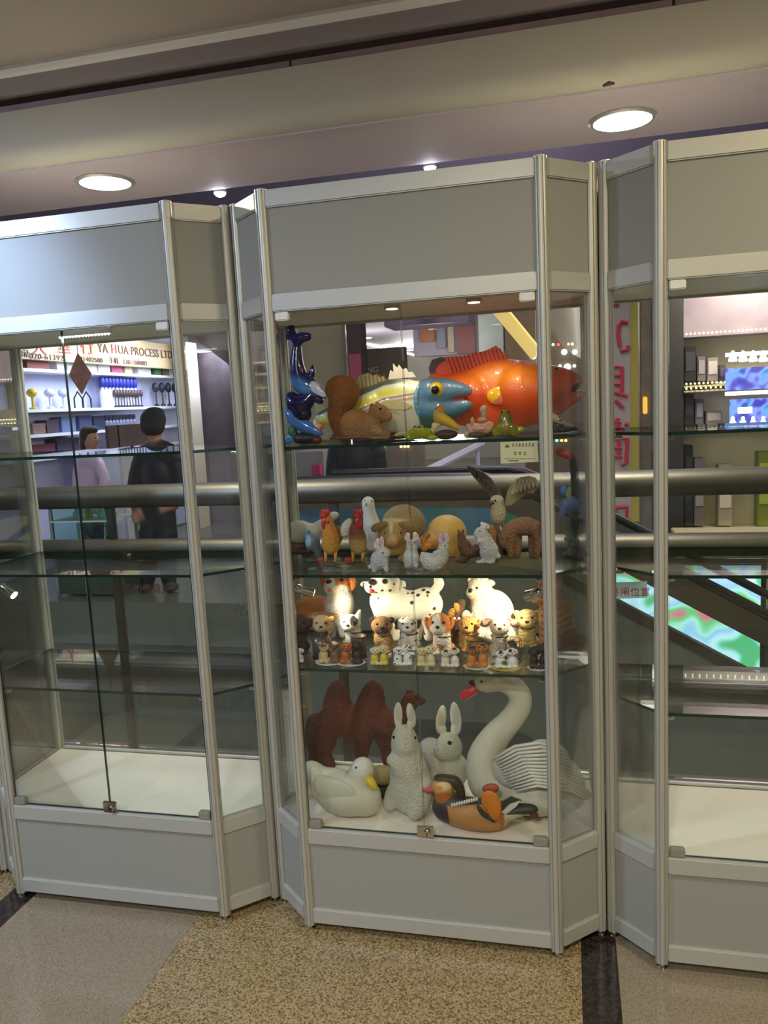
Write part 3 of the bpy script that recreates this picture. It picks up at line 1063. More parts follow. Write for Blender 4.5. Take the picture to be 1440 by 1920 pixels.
# pink basket with tiny figure
f = Fig('basket_figurine', 0.07, Z1, 897, 'small pink curled basket ornament with a tiny white figure on top', 'figurine', 'figurines on the top shelf', 0.9, 3)
f.part('body', [f.T([(878, 800, 4), (884, 811, 5), (900, 814, 6), (916, 808, 5), (922, 799, 4), (916, 795, 3)], (196, 150, 126)), f.E(900, 806, 16, 7, (206, 160, 140), 12), f.E(886, 792, 4, 9, (184, 146, 116), 4), f.T([(890, 798, 3), (905, 800, 3), (914, 796, 3)], (210, 170, 146))], RESIN)
f.part('seated_figure', [f.E(908, 779, 6, 9, (176, 146, 112), 5), f.E(907, 766, 6, 6, (206, 180, 150), 5), f.E(902, 770, 3, 3, (196, 168, 140)), f.E(904, 789, 9, 5, (196, 150, 126), 7)], RESIN)
f.part('base', [f.E(895, 818, 20, 7, (84, 66, 46), 12), f.E(877, 818, 7, 7, (190, 180, 140), 6)])
f.done()

# seated green frog
f = Fig('bull_frog', 0.07, Z1, 950, 'olive green glazed frog sitting upright with its head raised', 'figurine', 'figurines on the top shelf', 1.0, 5)
OG = (128, 130, 26)
f.part('body', [f.E(949, 806, 19, 15, OG, 14), f.T([(949, 800, 13), (947, 786, 10), (947, 777, 7)], (112, 116, 30)), f.E(931, 814, 8, 10, (146, 150, 24), 8), f.E(966, 814, 8, 9, (146, 150, 24), 8), f.T([(936, 804, 5, -8), (934, 818, 4, -8)], OG), f.T([(962, 804, 5, -8), (964, 818, 4, -8)], OG), f.E(976, 808, 7, 6, (168, 176, 36), 6)], GLOSS, [(948, 800, 8, 9, (150, 132, 60))])
f.eye(941, 774, 2.6)
f.eye(953, 773, 2.6)
f.done()

# spotted lizard on a dark rock behind the post
f = Fig('spotted_gecko', 0.17, Z1, 1052, 'small speckled lizard on a dark green rock behind the right post', 'figurine', 'figurines on the top shelf', 1.0, 4)
f.part('body', [f.T([(1036, 781, 5), (1044, 788, 7), (1056, 795, 6), (1068, 800, 4), (1078, 803, 2)], (176, 164, 144)), f.E(1034, 777, 6, 5, (150, 80, 70), 5)], GLOSS, spots=(30, 1.2, 2.4, (40, 36, 30)), k=3)
f.part('base', [f.E(1050, 808, 34, 7, (26, 36, 26), 16), f.E(1038, 801, 16, 9, (30, 42, 30), 10)], GLOSS)
f.eye(1034, 775, 1.2)
f.done()

# ------------------------------------------------------------------ figurines, second shelf
G2 = 'figurines on the second shelf'
f = Fig('white_duck_figurine', 0.26, Z2, 566, 'pale white bird on a flowered base behind the left post', 'figurine', G2, 1.4, 7)
f.part('body', [f.E(562, 1002, 26, 25, (176, 172, 150), 20), f.E(585, 1000, 18, 16, (186, 182, 160), 14), f.T([(590, 1000, 10), (606, 985, 9), (622, 970, 6), (630, 966, 4)], (190, 186, 166))])
f.part('base', [f.E(570, 1040, 34, 10, (70, 44, 34), 20), f.E(560, 1030, 16, 10, (96, 54, 44), 14), f.E(582, 1044, 7, 5, (200, 130, 130), 6), f.E(592, 1050, 8, 4, (90, 130, 90), 6)], RESIN, k=4)
f.done()
f = Fig('grey_pigeon', 0.18, Z2, 588, 'slate grey pigeon figurine left of the first rooster', 'figurine', G2, 1.1, 5)
f.part('body', [f.E(586, 1018, 14, 18, (92, 98, 104), 12, -20), f.E(576, 1000, 7, 8, (110, 118, 126), 7), f.T([(592, 1025, 8), (598, 1040, 5), (600, 1052, 4)], (76, 80, 84))], RESIN, [(577, 1014, 6, 12, (120, 156, 166), 10)])
f.part('base', [f.E(588, 1052, 18, 5, (60, 56, 40), 12)])
f.eye(573, 999, 1.3)
f.done()


def rooster(x, y0, bodycol, neckcol, label, tail=None):
    f = Fig('rooster', 0.125, Z2, x, label, 'figurine', G2, 1.1, 5)
    f.part('body', [f.E(x, 1018, 17, 20, bodycol, 16), f.E(x + 1, 1028, 15, 14, bodycol, 14), f.T([(x, 1008, 15), (x - 3, 993, 11), (x - 6 if tail is None else x + 1, 976, 8)], neckcol), f.E(x - 7 if tail is None else x + 1, 972, 8, 8, neckcol, 8)], FUR)
    hx = x - 9 if tail is None else x + 2
    f.part('comb', [f.E(hx, 962, 9, 7, (170, 24, 26), 3), f.E(hx - 6, 958, 3, 4, (180, 26, 28), 2), f.E(hx + 3, 957, 3, 4, (180, 26, 28), 2), f.E(hx - 4, 968, 8, 8, (168, 28, 28), 6, 0, -5)], RESIN, k=2)
    f.part('wattle', [f.T([(hx - 4, 980, 5, -8), (hx - 3, 990, 4, -9)], (162, 22, 24)), f.T([(hx + 4, 980, 4, -7), (hx + 4, 988, 3, -8)], (162, 22, 24))], RESIN, k=2)
    f.mbput('beak', MB().tube([f.P(hx - 3, 974, -9), f.P(hx - 6, 977, -15)], [3 * f.s, .6 * f.s], 8), mat('beak_yellow', (206, 168, 80), .4))
    for dx in (-9, 9):
        f.mbput('leg', MB().tube([f.P(x + dx, 1034, -2), f.P(x + dx, 1046, -3), f.P(x + dx, 1056, -4)], [4 * f.s, 3 * f.s, 2.6 * f.s], 8), mat('leg_yellow', (196, 140, 50), .5))
    f.part('tail', tail if tail and not callable(tail) else (tail(f) if tail else [f.T([(x + 10, 1020, 7, 12), (x + 16, 1004, 7, 16), (x + 15, 990, 5, 18)], (150, 104, 60))]), FUR)
    f.part('base', [f.E(x, 1058, 23, 5, (64, 66, 36), 14), f.E(x - 18, 1052, 8, 6, (150, 34, 38), 6), f.E(x + 14, 1052, 9, 6, (70, 84, 44), 7), f.E(x + 17, 1057, 6, 4, (176, 130, 104), 6)], RESIN, spots=(14, 1.5, 3, (170, 40, 44)), k=2)
    f.eye(hx - 5, 968, 1.3)
    return f.done()


rooster(620, 955, (196, 146, 48), (206, 134, 44), 'golden yellow rooster with red comb, standing left of the other rooster')
rooster(671, 960, (184, 154, 92), (134, 76, 54), 'rooster with brown neck, cream body and fanned white tail',
        tail=lambda f: [f.E(650, 992, 12, 17, (206, 198, 172), 8, -25, 8), f.E(648, 1000, 7, 11, (196, 188, 160), 6, -40, 8), f.E(655, 984, 8, 12, (212, 206, 184), 7, -10, 8)])

f = Fig('white_dove', 0.29, Z2, 697, 'slim white dove looking forward behind the roosters', 'figurine', G2, 1.2, 7)
f.part('body', [f.T([(690, 946, 9), (693, 962, 10), (698, 985, 15), (700, 1010, 15)], (190, 188, 176)), f.E(690, 941, 11, 10, (204, 202, 186), 10)])
f.mbput('beak', MB().tube([f.P(687, 943, -9), f.P(686, 947, -14)], [2.6 * f.s, .8 * f.s], 8), mat('beak_grey', (120, 110, 104), .4))
f.eye(697, 939, 1.6)
f.eye(684, 939, 1.4)
f.part('base', [f.E(700, 1022, 18, 6, (84, 70, 50), 12)])
f.done()

f = Fig('large_pig', 0.17, Z2, 745, 'large tan pig facing forward with drooping ears', 'figurine', G2, 1.5, 8)
PG = (176, 142, 82)
f.part('body', [f.E(757, 986, 43, 42, (168, 142, 92), 44, 0, 52), f.E(740, 1006, 33, 27, PG, 30, 0, 8), f.E(737, 1032, 24, 16, (190, 150, 76), 22, 0, 4), f.E(737, 1018, 17, 14, PG, 16, 0, -16)], FUR,
       [(733, 988, 3.5, 16, (222, 200, 146)), (740, 977, 22, 4, (214, 190, 134))])
f.part('snout', [f.C(737, 1018, 12, 737, 1018, 12.5, (184, 140, 84), -28, -36)], RESIN, k=3)
for dx in (-4, 5):
    f.eye(737 + dx, 1018, 2.0, mat('nostril', (104, 72, 44), .6), 'nostril', .2)
for sg, x in ((-1, 712), (1, 762)):
    f.part('ear', [f.E(x, 988, 16, 7, (150, 118, 62), 5, sg * -22, -16), f.E(x + sg * 8, 994, 8, 6, (140, 106, 56), 4, sg * -50, -18)], FUR)
f.eye(722, 1003, 1.8)
f.eye(751, 1003, 1.8)
for dx in (-16, 16):
    f.part('leg', [f.C(738 + dx, 1036, 9, 738 + dx, 1052, 8, PG, 12, 10)], FUR)
f.done()

f = Fig('golden_pig', 0.26, Z2, 836, 'round golden pig with its back turned behind the reclining rabbit', 'figurine', G2, 1.5, 8)
f.part('body', [f.E(838, 1003, 37, 38, (206, 162, 80), 36), f.E(808, 1020, 19, 18, (190, 136, 58), 16, 0, -20), f.E(848, 1035, 28, 18, (186, 142, 66), 26)])
f.part('ear', [f.E(800, 1009, 8, 6, (170, 112, 40), 4, 40, -32), f.E(795, 1022, 5, 9, (190, 118, 40), 4, 10, -34)], RESIN)
f.part('flower', [f.E(802, 1030, 9, 7, (206, 128, 40), 5, 0, -38), f.E(796, 1036, 6, 6, (216, 136, 48), 4, 0, -38)], RESIN, k=2)
f.done()

WH, WB = (214, 212, 204), (196, 198, 204)
PK = mat('pink_ear', (206, 150, 160), .6)


def ear(f, x0, y0, x1, y1, r, d=0.0, col=WH, inner=(206, 160, 168), name='ear'):
    xm, ym = (x0 + x1) / 2, (y0 + y1) / 2
    L = math.hypot(x1 - x0, y1 - y0) / 2
    rot = math.degrees(math.atan2(x0 - x1, y0 - y1)) * -1
    rot = math.degrees(math.atan2(x1 - x0, y0 - y1))
    o = f.part(name, [f.E(xm, ym, r, L * 1.08, col, r * 0.55, rot, d), f.C(x0, y0, r * 0.7, x0 + (xm - x0) * .4, y0 + (ym - y0) * .4, r * .75, col, d)], None,
               [(xm, ym, r * 0.55, L * 0.75, inner, -rot)] if inner else None, k=2)
    return o


f = Fig('small_rabbit', 0.052, Z2, 712, 'small white rabbit on all fours turned right, leftmost of the four', 'figurine', G2, 1.0, 5)
f.part('body', [f.E(712, 1052, 18, 20, WB, 18), f.E(718, 1037, 12, 11, WH, 11, 0, -5), f.E(725, 1040, 7, 7, WH, 7, 0, -6), f.T([(722, 1055, 5, -8), (725, 1072, 4.5, -8)], WH), f.T([(704, 1058, 7, -8), (702, 1072, 5, -8)], WH), f.E(694, 1066, 4, 5, WH)], FUR)
ear(f, 710, 1030, 703, 1010, 5)
ear(f, 716, 1028, 716, 1006, 4.5, 5)
f.eye(718, 1038, 2, mat('pink_eye', (150, 60, 70), .1))
f.done()
f = Fig('small_rabbit', 0.095, Z2, 772, 'small white rabbit sitting upright facing forward, ears spread', 'figurine', G2, 1.0, 5)
f.part('body', [f.E(771, 1048, 16, 19, WH, 14), f.E(772, 1028, 11, 12, WH, 11), f.E(771, 1019, 9, 8, WH, 9, 0, -2), f.T([(763, 1046, 5, -9), (762, 1062, 4, -10)], WH), f.T([(780, 1046, 5, -9), (781, 1062, 4, -10)], WH)], FUR)
ear(f, 766, 1014, 761, 999, 5)
ear(f, 777, 1014, 783, 998, 5.5)
f.eye(767, 1018, 1.5)
f.eye(777, 1018, 1.5)
f.done()
f = Fig('small_rabbit', 0.065, Z2, 816, 'small white rabbit reclining with lilac ears raised', 'figurine', G2, 1.0, 5)
f.part('body', [f.T([(800, 1052, 13), (812, 1058, 15), (824, 1052, 14), (830, 1038, 11)], WH), f.E(832, 1027, 10, 10, WH, 10), f.E(836, 1031, 6, 6, WH, 6), f.T([(796, 1052, 7), (793, 1042, 5)], WH), f.E(812, 1066, 18, 6, WH, 13), f.T([(816, 1040, 5, -10), (826, 1036, 4, -11)], WH)], FUR)
ear(f, 828, 1019, 824, 1000, 4.5, 0, (196, 176, 200), (190, 160, 196))
ear(f, 836, 1019, 840, 1000, 4.5, 3, (206, 190, 208), (190, 160, 196))
f.eye(834, 1025, 1.7)
f.done()
f = Fig('small_rabbit', 0.155, Z2, 913, 'small white rabbit standing on hind legs with paws raised to its mouth', 'figurine', G2, 1.0, 5)
f.part('body', [f.E(917, 1036, 18, 20, WH, 16), f.T([(916, 1030, 16), (908, 1012, 12), (904, 1004, 10)], WH), f.E(902, 999, 12, 11, WH, 11), f.E(896, 1004, 7, 7, WH, 7), f.E(902, 1055, 10, 4, WH, 8, 0, -8), f.E(920, 1055, 9, 5, WH, 8, 0, -10), f.E(934, 1044, 5, 5, WH, 5), f.T([(906, 1018, 5, -9), (898, 1016, 4, -12)], WH)], FUR)
ear(f, 906, 991, 917, 982, 5, 0)
ear(f, 902, 990, 910, 979, 4, 6)
f.eye(900, 997, 1.8, mat('pink_eye', (150, 60, 70), .1))
f.done()

f = Fig('brown_squirrel', 0.15, Z2, 874, 'small dark brown squirrel clinging to a log beside the standing rabbit', 'figurine', G2, 1.0, 5)
SB = (112, 76, 50)
f.part('body', [f.E(872, 1028, 13, 18, SB, 12, 15), f.E(864, 1004, 7, 8, SB, 7), f.T([(866, 1012, 7), (868, 1022, 9)], SB), f.E(878, 1036, 14, 10, SB, 12)], FUR)
f.part('log', [f.C(866, 1050, 8, 892, 1030, 9, (100, 74, 54)), f.E(862, 1047, 8, 7, (128, 92, 66), 7)], FUR)
f.part('ear', [f.E(860, 996, 2.5, 4, SB), f.E(868, 996, 2.5, 4, SB)], k=1)
f.eye(862, 1003, 1.3)
f.done()

f = Fig('eagle', 0.265, Z2, 938, 'brown eagle with spread raised wings and pale head', 'figurine', G2, 1.3, 6)
f.part('body', [f.E(934, 968, 15, 24, (186, 170, 138), 13), f.E(932, 944, 13, 12, (214, 202, 174), 12), f.T([(936, 985, 11), (938, 1000, 8)], (126, 104, 76))], FUR, spots=(26, .8, 1.4, (130, 106, 78)))
wl = f.fin('wing', [(937, 958), (922, 938), (905, 916), (888, 896), (878, 880), (876, 872), (886, 877), (905, 886), (920, 898), (934, 920), (946, 944)], (82, 66, 50), 6, 5)
wr = f.fin('wing', [(946, 955), (951, 926), (960, 908), (975, 897), (992, 894), (1004, 898), (1010, 906), (1008, 918), (1000, 930), (988, 928), (976, 940), (960, 952)], (152, 136, 98), 12, 5)
for i in range(7):
    f.mbput('feather', MB().slab([f.P(884 + i * 8, 880 + i * 8, 2), f.P(889 + i * 8, 876 + i * 10, 2), f.P(897 + i * 8, 896 + i * 9, 2), f.P(891 + i * 8, 899 + i * 9, 2)], (0, 3 * f.s, 0)), mat('feather_brown', (70, 54, 40), .6), wl, False)
    f.mbput('feather', MB().slab([f.P(958 + i * 7.2, 930 - i * 4, 8), f.P(966 + i * 7, 900 + i * .6, 8), f.P(971 + i * 6.6, 900 + i * 1.4, 8), f.P(964 + i * 7.4, 932 - i * 2.4, 8)], (0, 3 * f.s, 0)), mat('feather_pale', (184, 172, 136), .6), wr, False)
f.mbput('beak', MB().tube([f.P(925, 947, -9), f.P(920, 950, -12), f.P(919, 955, -12)], [4 * f.s, 2.6 * f.s, .6 * f.s], 8), mat('beak_dark', (70, 60, 40), .4))
f.eye(929, 944, 2.2)
f.part('perch', [f.T([(938, 1000, 12), (945, 1020, 14), (950, 1038, 16)], (96, 78, 58))], FUR)
f.done()

f = Fig('ochre_piglet', 0.205, Z2, 920, 'ochre brown piglet rump behind the standing white rabbit', 'figurine', G2, 1.2, 6)
f.part('body', [f.E(919, 1004, 13, 22, (156, 110, 58), 13), f.E(921, 1026, 12, 14, (150, 104, 56), 12)], FUR)
f.done()

f = Fig('brown_calf', 0.20, Z2, 980, 'tan brown calf figurine standing with lowered head below the eagle', 'figurine', G2, 1.2, 6)
CB = (134, 98, 66)
f.part('body', [f.E(984, 984, 27, 15, CB, 14), f.T([(962, 986, 12), (950, 998, 11), (946, 1008, 9)], CB), f.E(945, 1008, 9, 11, (150, 114, 80), 9), f.T([(962, 990, 9), (958, 1010, 7), (957, 1030, 5)], CB), f.T([(970, 990, 8, 8), (970, 1012, 6, 8), (970, 1030, 5, 8)], CB),
                f.T([(1004, 986, 10), (1008, 1006, 7), (1006, 1030, 5)], CB), f.T([(1000, 988, 9, 9), (998, 1010, 6, 9), (997, 1030, 5, 9)], CB), f.T([(1010, 982, 3), (1017, 996, 2.5), (1018, 1010, 3)], CB)], FUR)
f.part('ear', [f.E(937, 996, 3, 6, CB, 3, -40), f.E(955, 996, 3, 6, CB, 3, 40)], FUR, k=1)
f.part('horn', [f.T([(941, 993, 2), (938, 985, 1.2)], (196, 180, 150)), f.T([(950, 993, 2), (953, 985, 1.2)], (196, 180, 150))], RESIN, k=1)
f.eye(942, 1004, 1.4)
f.eye(950, 1004, 1.4)
f.done()

# mossy mat under the right half of the shelf
mm = MB()
pts = [atz(x, y, Z2 + .0) for x, y in ((838, 1066), (860, 1052), (905, 1046), (950, 1040), (1004, 1036), (1024, 1062), (1012, 1078), (960, 1077), (900, 1078), (850, 1076))]
mm.prism([(p[0], p[1]) for p in pts][::-1], Z2 + .0003, Z2 + .0035)
mm.put('moss_mat', mat('moss', (96, 92, 66), 0.95, 0, 0.5, 120, 1.0, 300), None, label='grey green moss mat lying on the right of the second shelf', category=None) if False else reg(
    mm.put('moss_mat', mat('moss', (96, 92, 66), 0.95, 0, 0.5, 120, 1.0, 300)), 'grey green moss mat lying on the right of the second shelf', 'mat')

f = Fig('parrot_stand', 0.145, Z2, 1072, 'red parrot above a blue parrot on a leafy green trunk behind the right post', 'figurine', G2, 1.4, 5)
f.part('trunk', [f.T([(1080, 1046, 12), (1076, 1010, 9), (1078, 960, 8), (1078, 900, 7), (1074, 862, 6)], (50, 54, 38)), f.E(1078, 1040, 26, 8, (60, 48, 32), 18)], FUR)
f.part('red_parrot', [f.E(1060, 852, 17, 8, (156, 26, 24), 9, -22), f.E(1050, 846, 8, 7, (160, 30, 26), 7), f.T([(1070, 858, 5), (1082, 868, 3)], (190, 60, 30)), f.E(1062, 846, 6, 4, (206, 160, 40), 5)], RESIN)
f.part('blue_parrot', [f.E(1074, 946, 17, 15, (52, 84, 140), 12, 0, -8), f.E(1056, 920, 7, 10, (60, 96, 160), 6, -10, -8), f.T([(1062, 946, 10, -8), (1052, 965, 5, -6)], (84, 104, 160)), f.T([(1084, 950, 9, -8), (1096, 968, 4, -6)], (46, 76, 130)), f.T([(1066, 930, 5, -8), (1068, 916, 3, -8)], (110, 140, 60))], RESIN, k=3)
for i in range(14):
    x, y = 1076 + rng.uniform(-18, 16), 985 + rng.uniform(0, 48)
    a = rng.uniform(-1, 1)
    f.mbput('leaf', MB().slab([f.P(x, y, -10), f.P(x + 5 + 4 * a, y + 6, -12), f.P(x + 9 * a, y + 17, -14), f.P(x - 5 + 4 * a, y + 7, -12)], (0, 1.5 * f.s, 0)), mat('dark_leaf', (40, 66, 36), .4, 0, .4, 40), None, False)
f.done()

# ------------------------------------------------------------------ figurines, third shelf (dogs)
G3 = 'dog figurines on the third shelf'
COLLAR = mat('dark_collar', (44, 34, 30), .4)
NOSE = mat('dog_nose', (22, 17, 16), .25)
GOLDC = mat('gold_stud', (190, 150, 70), .3, .8)

# large orange and white dog
f = Fig('large_spaniel', 0.25, Z3, 620, 'large orange and white dog standing at the left under bright lamp light', 'figurine', G3, 1.7, 9)
OR, CW = (196, 120, 50), (228, 220, 202)
f.part('body', [f.E(592, 1152, 44, 30, OR, 26, 0, 14), f.E(638, 1140, 27, 44, CW, 24), f.E(634, 1100, 26, 24, OR, 24), f.E(622, 1106, 15, 14, CW, 14, 0, -14), f.T([(642, 1170, 15, -6), (646, 1206, 10, -6)], CW), f.T([(622, 1170, 13, 2), (622, 1206, 10, 2)], CW),
                f.T([(574, 1160, 15, 4), (566, 1206, 10, 4)], OR), f.T([(560, 1160, 14, 22), (556, 1206, 10, 22)], OR)], FUR,
       [(622, 1104, 7, 22, CW), (640, 1135, 22, 36, CW), (608, 1168, 30, 10, (206, 160, 110))])
f.part('ear', [f.E(660, 1096, 9, 20, (190, 110, 44), 7, -12, 2), f.E(606, 1092, 6, 17, (190, 110, 44), 6, 10, 6)], FUR)
f.part('tongue', [f.E(619, 1110, 5, 6, (206, 120, 110), 4, 0, -27)], GLOSS)
f.eye(617, 1094, 7, NOSE, 'nose', .4, .75)
f.eye(640, 1090, 4)
f.eye(612, 1082, 3.5)
f.done()

# large dalmatian
f = Fig('large_dalmatian', 0.258, Z3, 760, 'large white dalmatian with raised tail and black eye patch', 'figurine', G3, 1.5, 10)
DW = (226, 220, 200)
f.part('body', [f.E(724, 1135, 32, 38, DW, 24), f.T([(736, 1140, 34), (770, 1145, 30), (800, 1142, 30)], DW), f.E(800, 1140, 29, 36, DW, 24), f.E(722, 1098, 31, 25, DW, 23, 0, -6), f.E(702, 1105, 19, 15, DW, 15, 0, -16),
                f.T([(716, 1160, 15, -6), (718, 1212, 9, -6)], DW), f.T([(742, 1160, 13, 6), (742, 1212, 9, 6)], DW), f.T([(806, 1165, 18, -4), (808, 1190, 10, -2), (804, 1212, 8, -4)], DW), f.T([(786, 1165, 15, 12), (784, 1212, 8, 12)], DW),
                f.T([(816, 1112, 7), (824, 1098, 6), (820, 1086, 5)], DW)], RESIN, [(699, 1094, 9, 7.5, (26, 22, 22), -8), (722, 1092, 6, 6, (26, 22, 22))], spots=(62, 2.2, 4.4, (36, 30, 28)), k=8)
f.part('ear', [f.E(752, 1103, 9, 14, DW, 7, -18, -6), f.E(684, 1098, 9, 6, DW, 6, 20, 4)], RESIN, spots=(7, 2, 3.4, (36, 30, 28)))
f.part('tongue', [f.E(697, 1112, 6, 5.5, (206, 44, 50), 4, 0, -30)], GLOSS)
f.eye(695, 1104, 3.4, NOSE, 'nose', .3)
f.eye(697, 1091, 3.2)
f.done()

# white schnauzer
f = Fig('white_schnauzer', 0.275, Z3, 915, 'shaggy white terrier sitting in strong lamp light behind the small dogs', 'figurine', G3, 1.5, 7)
f.part('body', [f.E(928, 1142, 36, 40, (226, 220, 200), 28, 20), f.E(900, 1130, 20, 30, (220, 212, 190), 20), f.E(900, 1100, 23, 22, (206, 198, 172), 20), f.E(885, 1110, 11, 11, (196, 186, 160), 11, 0, -16), f.E(874, 1150, 9, 10, (220, 208, 180), 8, 0, -20), f.E(935, 1180, 38, 18, (224, 218, 196), 26), f.T([(896, 1150, 11, -10), (898, 1182, 8, -12)], (222, 214, 192))], FUR,
       [(886, 1122, 9, 12, (190, 176, 150))])
f.part('ear', [f.E(919, 1092, 10, 6, (206, 198, 172), 5, -10), f.E(882, 1086, 6, 7, (200, 190, 164), 5)], FUR)
f.part('mouth', [f.E(884, 1118, 5, 4, (206, 120, 104), 4, 0, -25)], GLOSS)
f.eye(882, 1107, 4.6, NOSE, 'nose', .3)
f.eye(894, 1102, 2.8)
f.eye(878, 1098, 2.4)
f.done()

# gold and purple flower ornament
f = Fig('flower_ornament', 0.255, Z3, 856, 'little gold leaf ornament with purple flowers behind the golden puppy', 'figurine', 'ornaments on the third shelf', 1.0, 3)
f.part('body', [f.T([(858, 1206, 11), (856, 1180, 9), (860, 1150, 9), (866, 1130, 7)], (96, 66, 36)), f.E(846, 1152, 6, 11, (190, 136, 56), 4, -20, -8), f.E(856, 1140, 5, 10, (206, 156, 66), 4, 10, -8)], FUR)
for i in range(12):
    x, y = 857 + rng.uniform(-7, 7), 1172 + rng.uniform(-14, 16)
    f.mbput('flower', MB().ball(f.P(x, y, -12), np.array([3.4, 2.4, 3.4]) * f.s, 8), mat('purple_petal' if i % 3 else 'white_petal', (84, 58, 140) if i % 3 else (196, 186, 200), .6))
f.done()

# tabby cat at the right
f = Fig('tabby_cat', 0.20, Z3, 1040, 'brown striped tabby cat half hidden behind the right front post', 'figurine', G3, 1.5, 8)


def tabby(px, c, V):
    s_ = np.sin((V[:, 2] - 0.08 * V[:, 0]) * 330 + 2.5 * np.sin(V[:, 0] * 60))
    w = np.clip((s_ - 0.25) * 3, 0, 1) * np.clip((px[:, 0] - 1010) / 10, 0, 1) * np.clip((px[:, 1] - 1128) / 14, 0, 1) * 0.8
    return c * (1 - w[:, None]) + w[:, None] * np.array(lin((58, 38, 24)))


TB = (196, 140, 84)
f.part('body', [f.E(1046, 1165, 28, 46, TB, 24), f.E(1052, 1200, 36, 28, (120, 88, 56), 26), f.E(1026, 1118, 26, 24, (176, 118, 58), 22), f.E(1006, 1122, 13, 11, (206, 164, 110), 12, 0, -8), f.T([(1022, 1150, 13, -8), (1020, 1222, 8, -8)], TB), f.T([(1070, 1212, 9), (1082, 1216, 7), (1090, 1206, 5)], (90, 70, 46))], FUR, fn=tabby)
f.part('ear', [f.T([(1046, 1108, 9), (1052, 1090, 4)], (206, 118, 42)), f.T([(1016, 1104, 7), (1012, 1090, 3)], (190, 120, 60))], FUR, k=2)
f.eye(1008, 1114, 3.2, mat('cat_eye', (176, 160, 60), .1))
f.eye(997, 1122, 2.6, NOSE, 'nose', .3)
f.done()


def pup(x, top, bot, main, label, name='puppy', chest=None, muzzle=None, earc=None, ears='floppy', Y=0.15, turn=0, patch=None, spots=None, collar=True, w=1.0, wrinkle=False, side=None):
    chest, muzzle, earc = chest or main, muzzle or main, earc or main
    H = bot - top
    f = Fig(name, Y, Z3, x, label, 'figurine', G3, 1.05, 5)
    hx, hy, r = x + turn, top + H * .265, H * .255 * w
    sx = side or 0
    pr = [f.E(hx, hy, r * 1.05, r, main, r * .95, 0, -2), f.E(hx + turn * .6, hy + r * .42, r * .62, r * .5, muzzle, r * .6, 0, -r * .8),
          f.T([(x + sx * .3, hy + r * .9, r * .75), (x + sx, top + H * .66, H * .20 * w)], main), f.E(x + sx * 1.6, bot - H * .17, H * .29 * w, H * .18, main, H * .2 * w, 0, H * .06),
          f.T([(x - r * .45, top + H * .58, H * .075, -H * .12), (x - r * .5, bot - 3, H * .065, -H * .15)], chest), f.T([(x + r * .45, top + H * .58, H * .075, -H * .12), (x + r * .5, bot - 3, H * .065, -H * .15)], chest),
          f.E(x - r * .55, bot - 3, H * .08, H * .045, chest, H * .1, 0, -H * .19), f.E(x + r * .55, bot - 3, H * .08, H * .045, chest, H * .1, 0, -H * .19),
          f.E(x, top + H * .60, r * .6, H * .14, chest, r * .5, 0, -H * .08)]
    paint = [(x, top + H * .62, r * .5, H * .16, chest)]
    for q in (patch or []):
        paint.append((hx + q[0] * r, hy + q[1] * r, q[2] * r, q[3] * r, q[4]))

    def wr(px, c, V):
        s_ = np.sin((px[:, 1] - top + 0.12 * np.abs(px[:, 0] - x) * 3) * 0.75)
        ww = np.clip(s_ - .2, 0, 1)[:, None] * 0.55
        return c * (1 - ww) + ww * np.array(lin((120, 84, 34)))
    f.part('body', pr, FUR if not spots else RESIN, paint, spots, wr if wrinkle else None)
    for sg in (-1, 1):
        if ears == 'floppy':
            f.part('ear', [f.E(hx + sg * r * .98, hy - r * .05, r * .26, r * .62, earc, r * .4, sg * -14, 0)], FUR, spots=(3, 1.2, 2, spots[3]) if spots else None)
        elif ears == 'short':
            f.part('ear', [f.E(hx + sg * r * .88, hy - r * .55, r * .34, r * .36, earc, r * .2, sg * -40, -r * .2)], FUR)
        elif ears == 'pricked':
            f.part('ear', [f.T([(hx + sg * r * .66, hy - r * .55, r * .36), (hx + sg * r * .9, hy - r * 1.35, r * .16)], earc)], FUR, k=1)
        else:
            f.part('ear', [f.E(hx + sg * r * 1.35, hy - r * .35, r * .68, r * .42, earc, r * .2, sg * -28, 2)], FUR, [(hx + sg * r * 1.35, hy - r * .35, r * .4, r * .22, (176, 134, 110), sg * 28)])
    mx, my = hx + turn * .8, hy + r * .30
    f.eye(mx, my, r * .2, NOSE, 'nose', .3, .8)
    for sg in (-1, 1):
        f.eye(hx + turn * .5 + sg * r * .44, hy - r * .12, r * .14)
    if collar:
        f.ring('collar', x, hy + r * .98, r * .82, r * .80, r * .16, H * .022, COLLAR)
        for k in range(5):
            a = math.pi * (1.15 + k * .175)
            p = f.P(x + r * .85 * math.cos(a), hy + r * .98 - r * .16 * math.sin(a), r * .83 * math.sin(a))
            f.mbput('stud', MB().ball(p, H * .016 * f.s, 6), GOLDC)
    return f


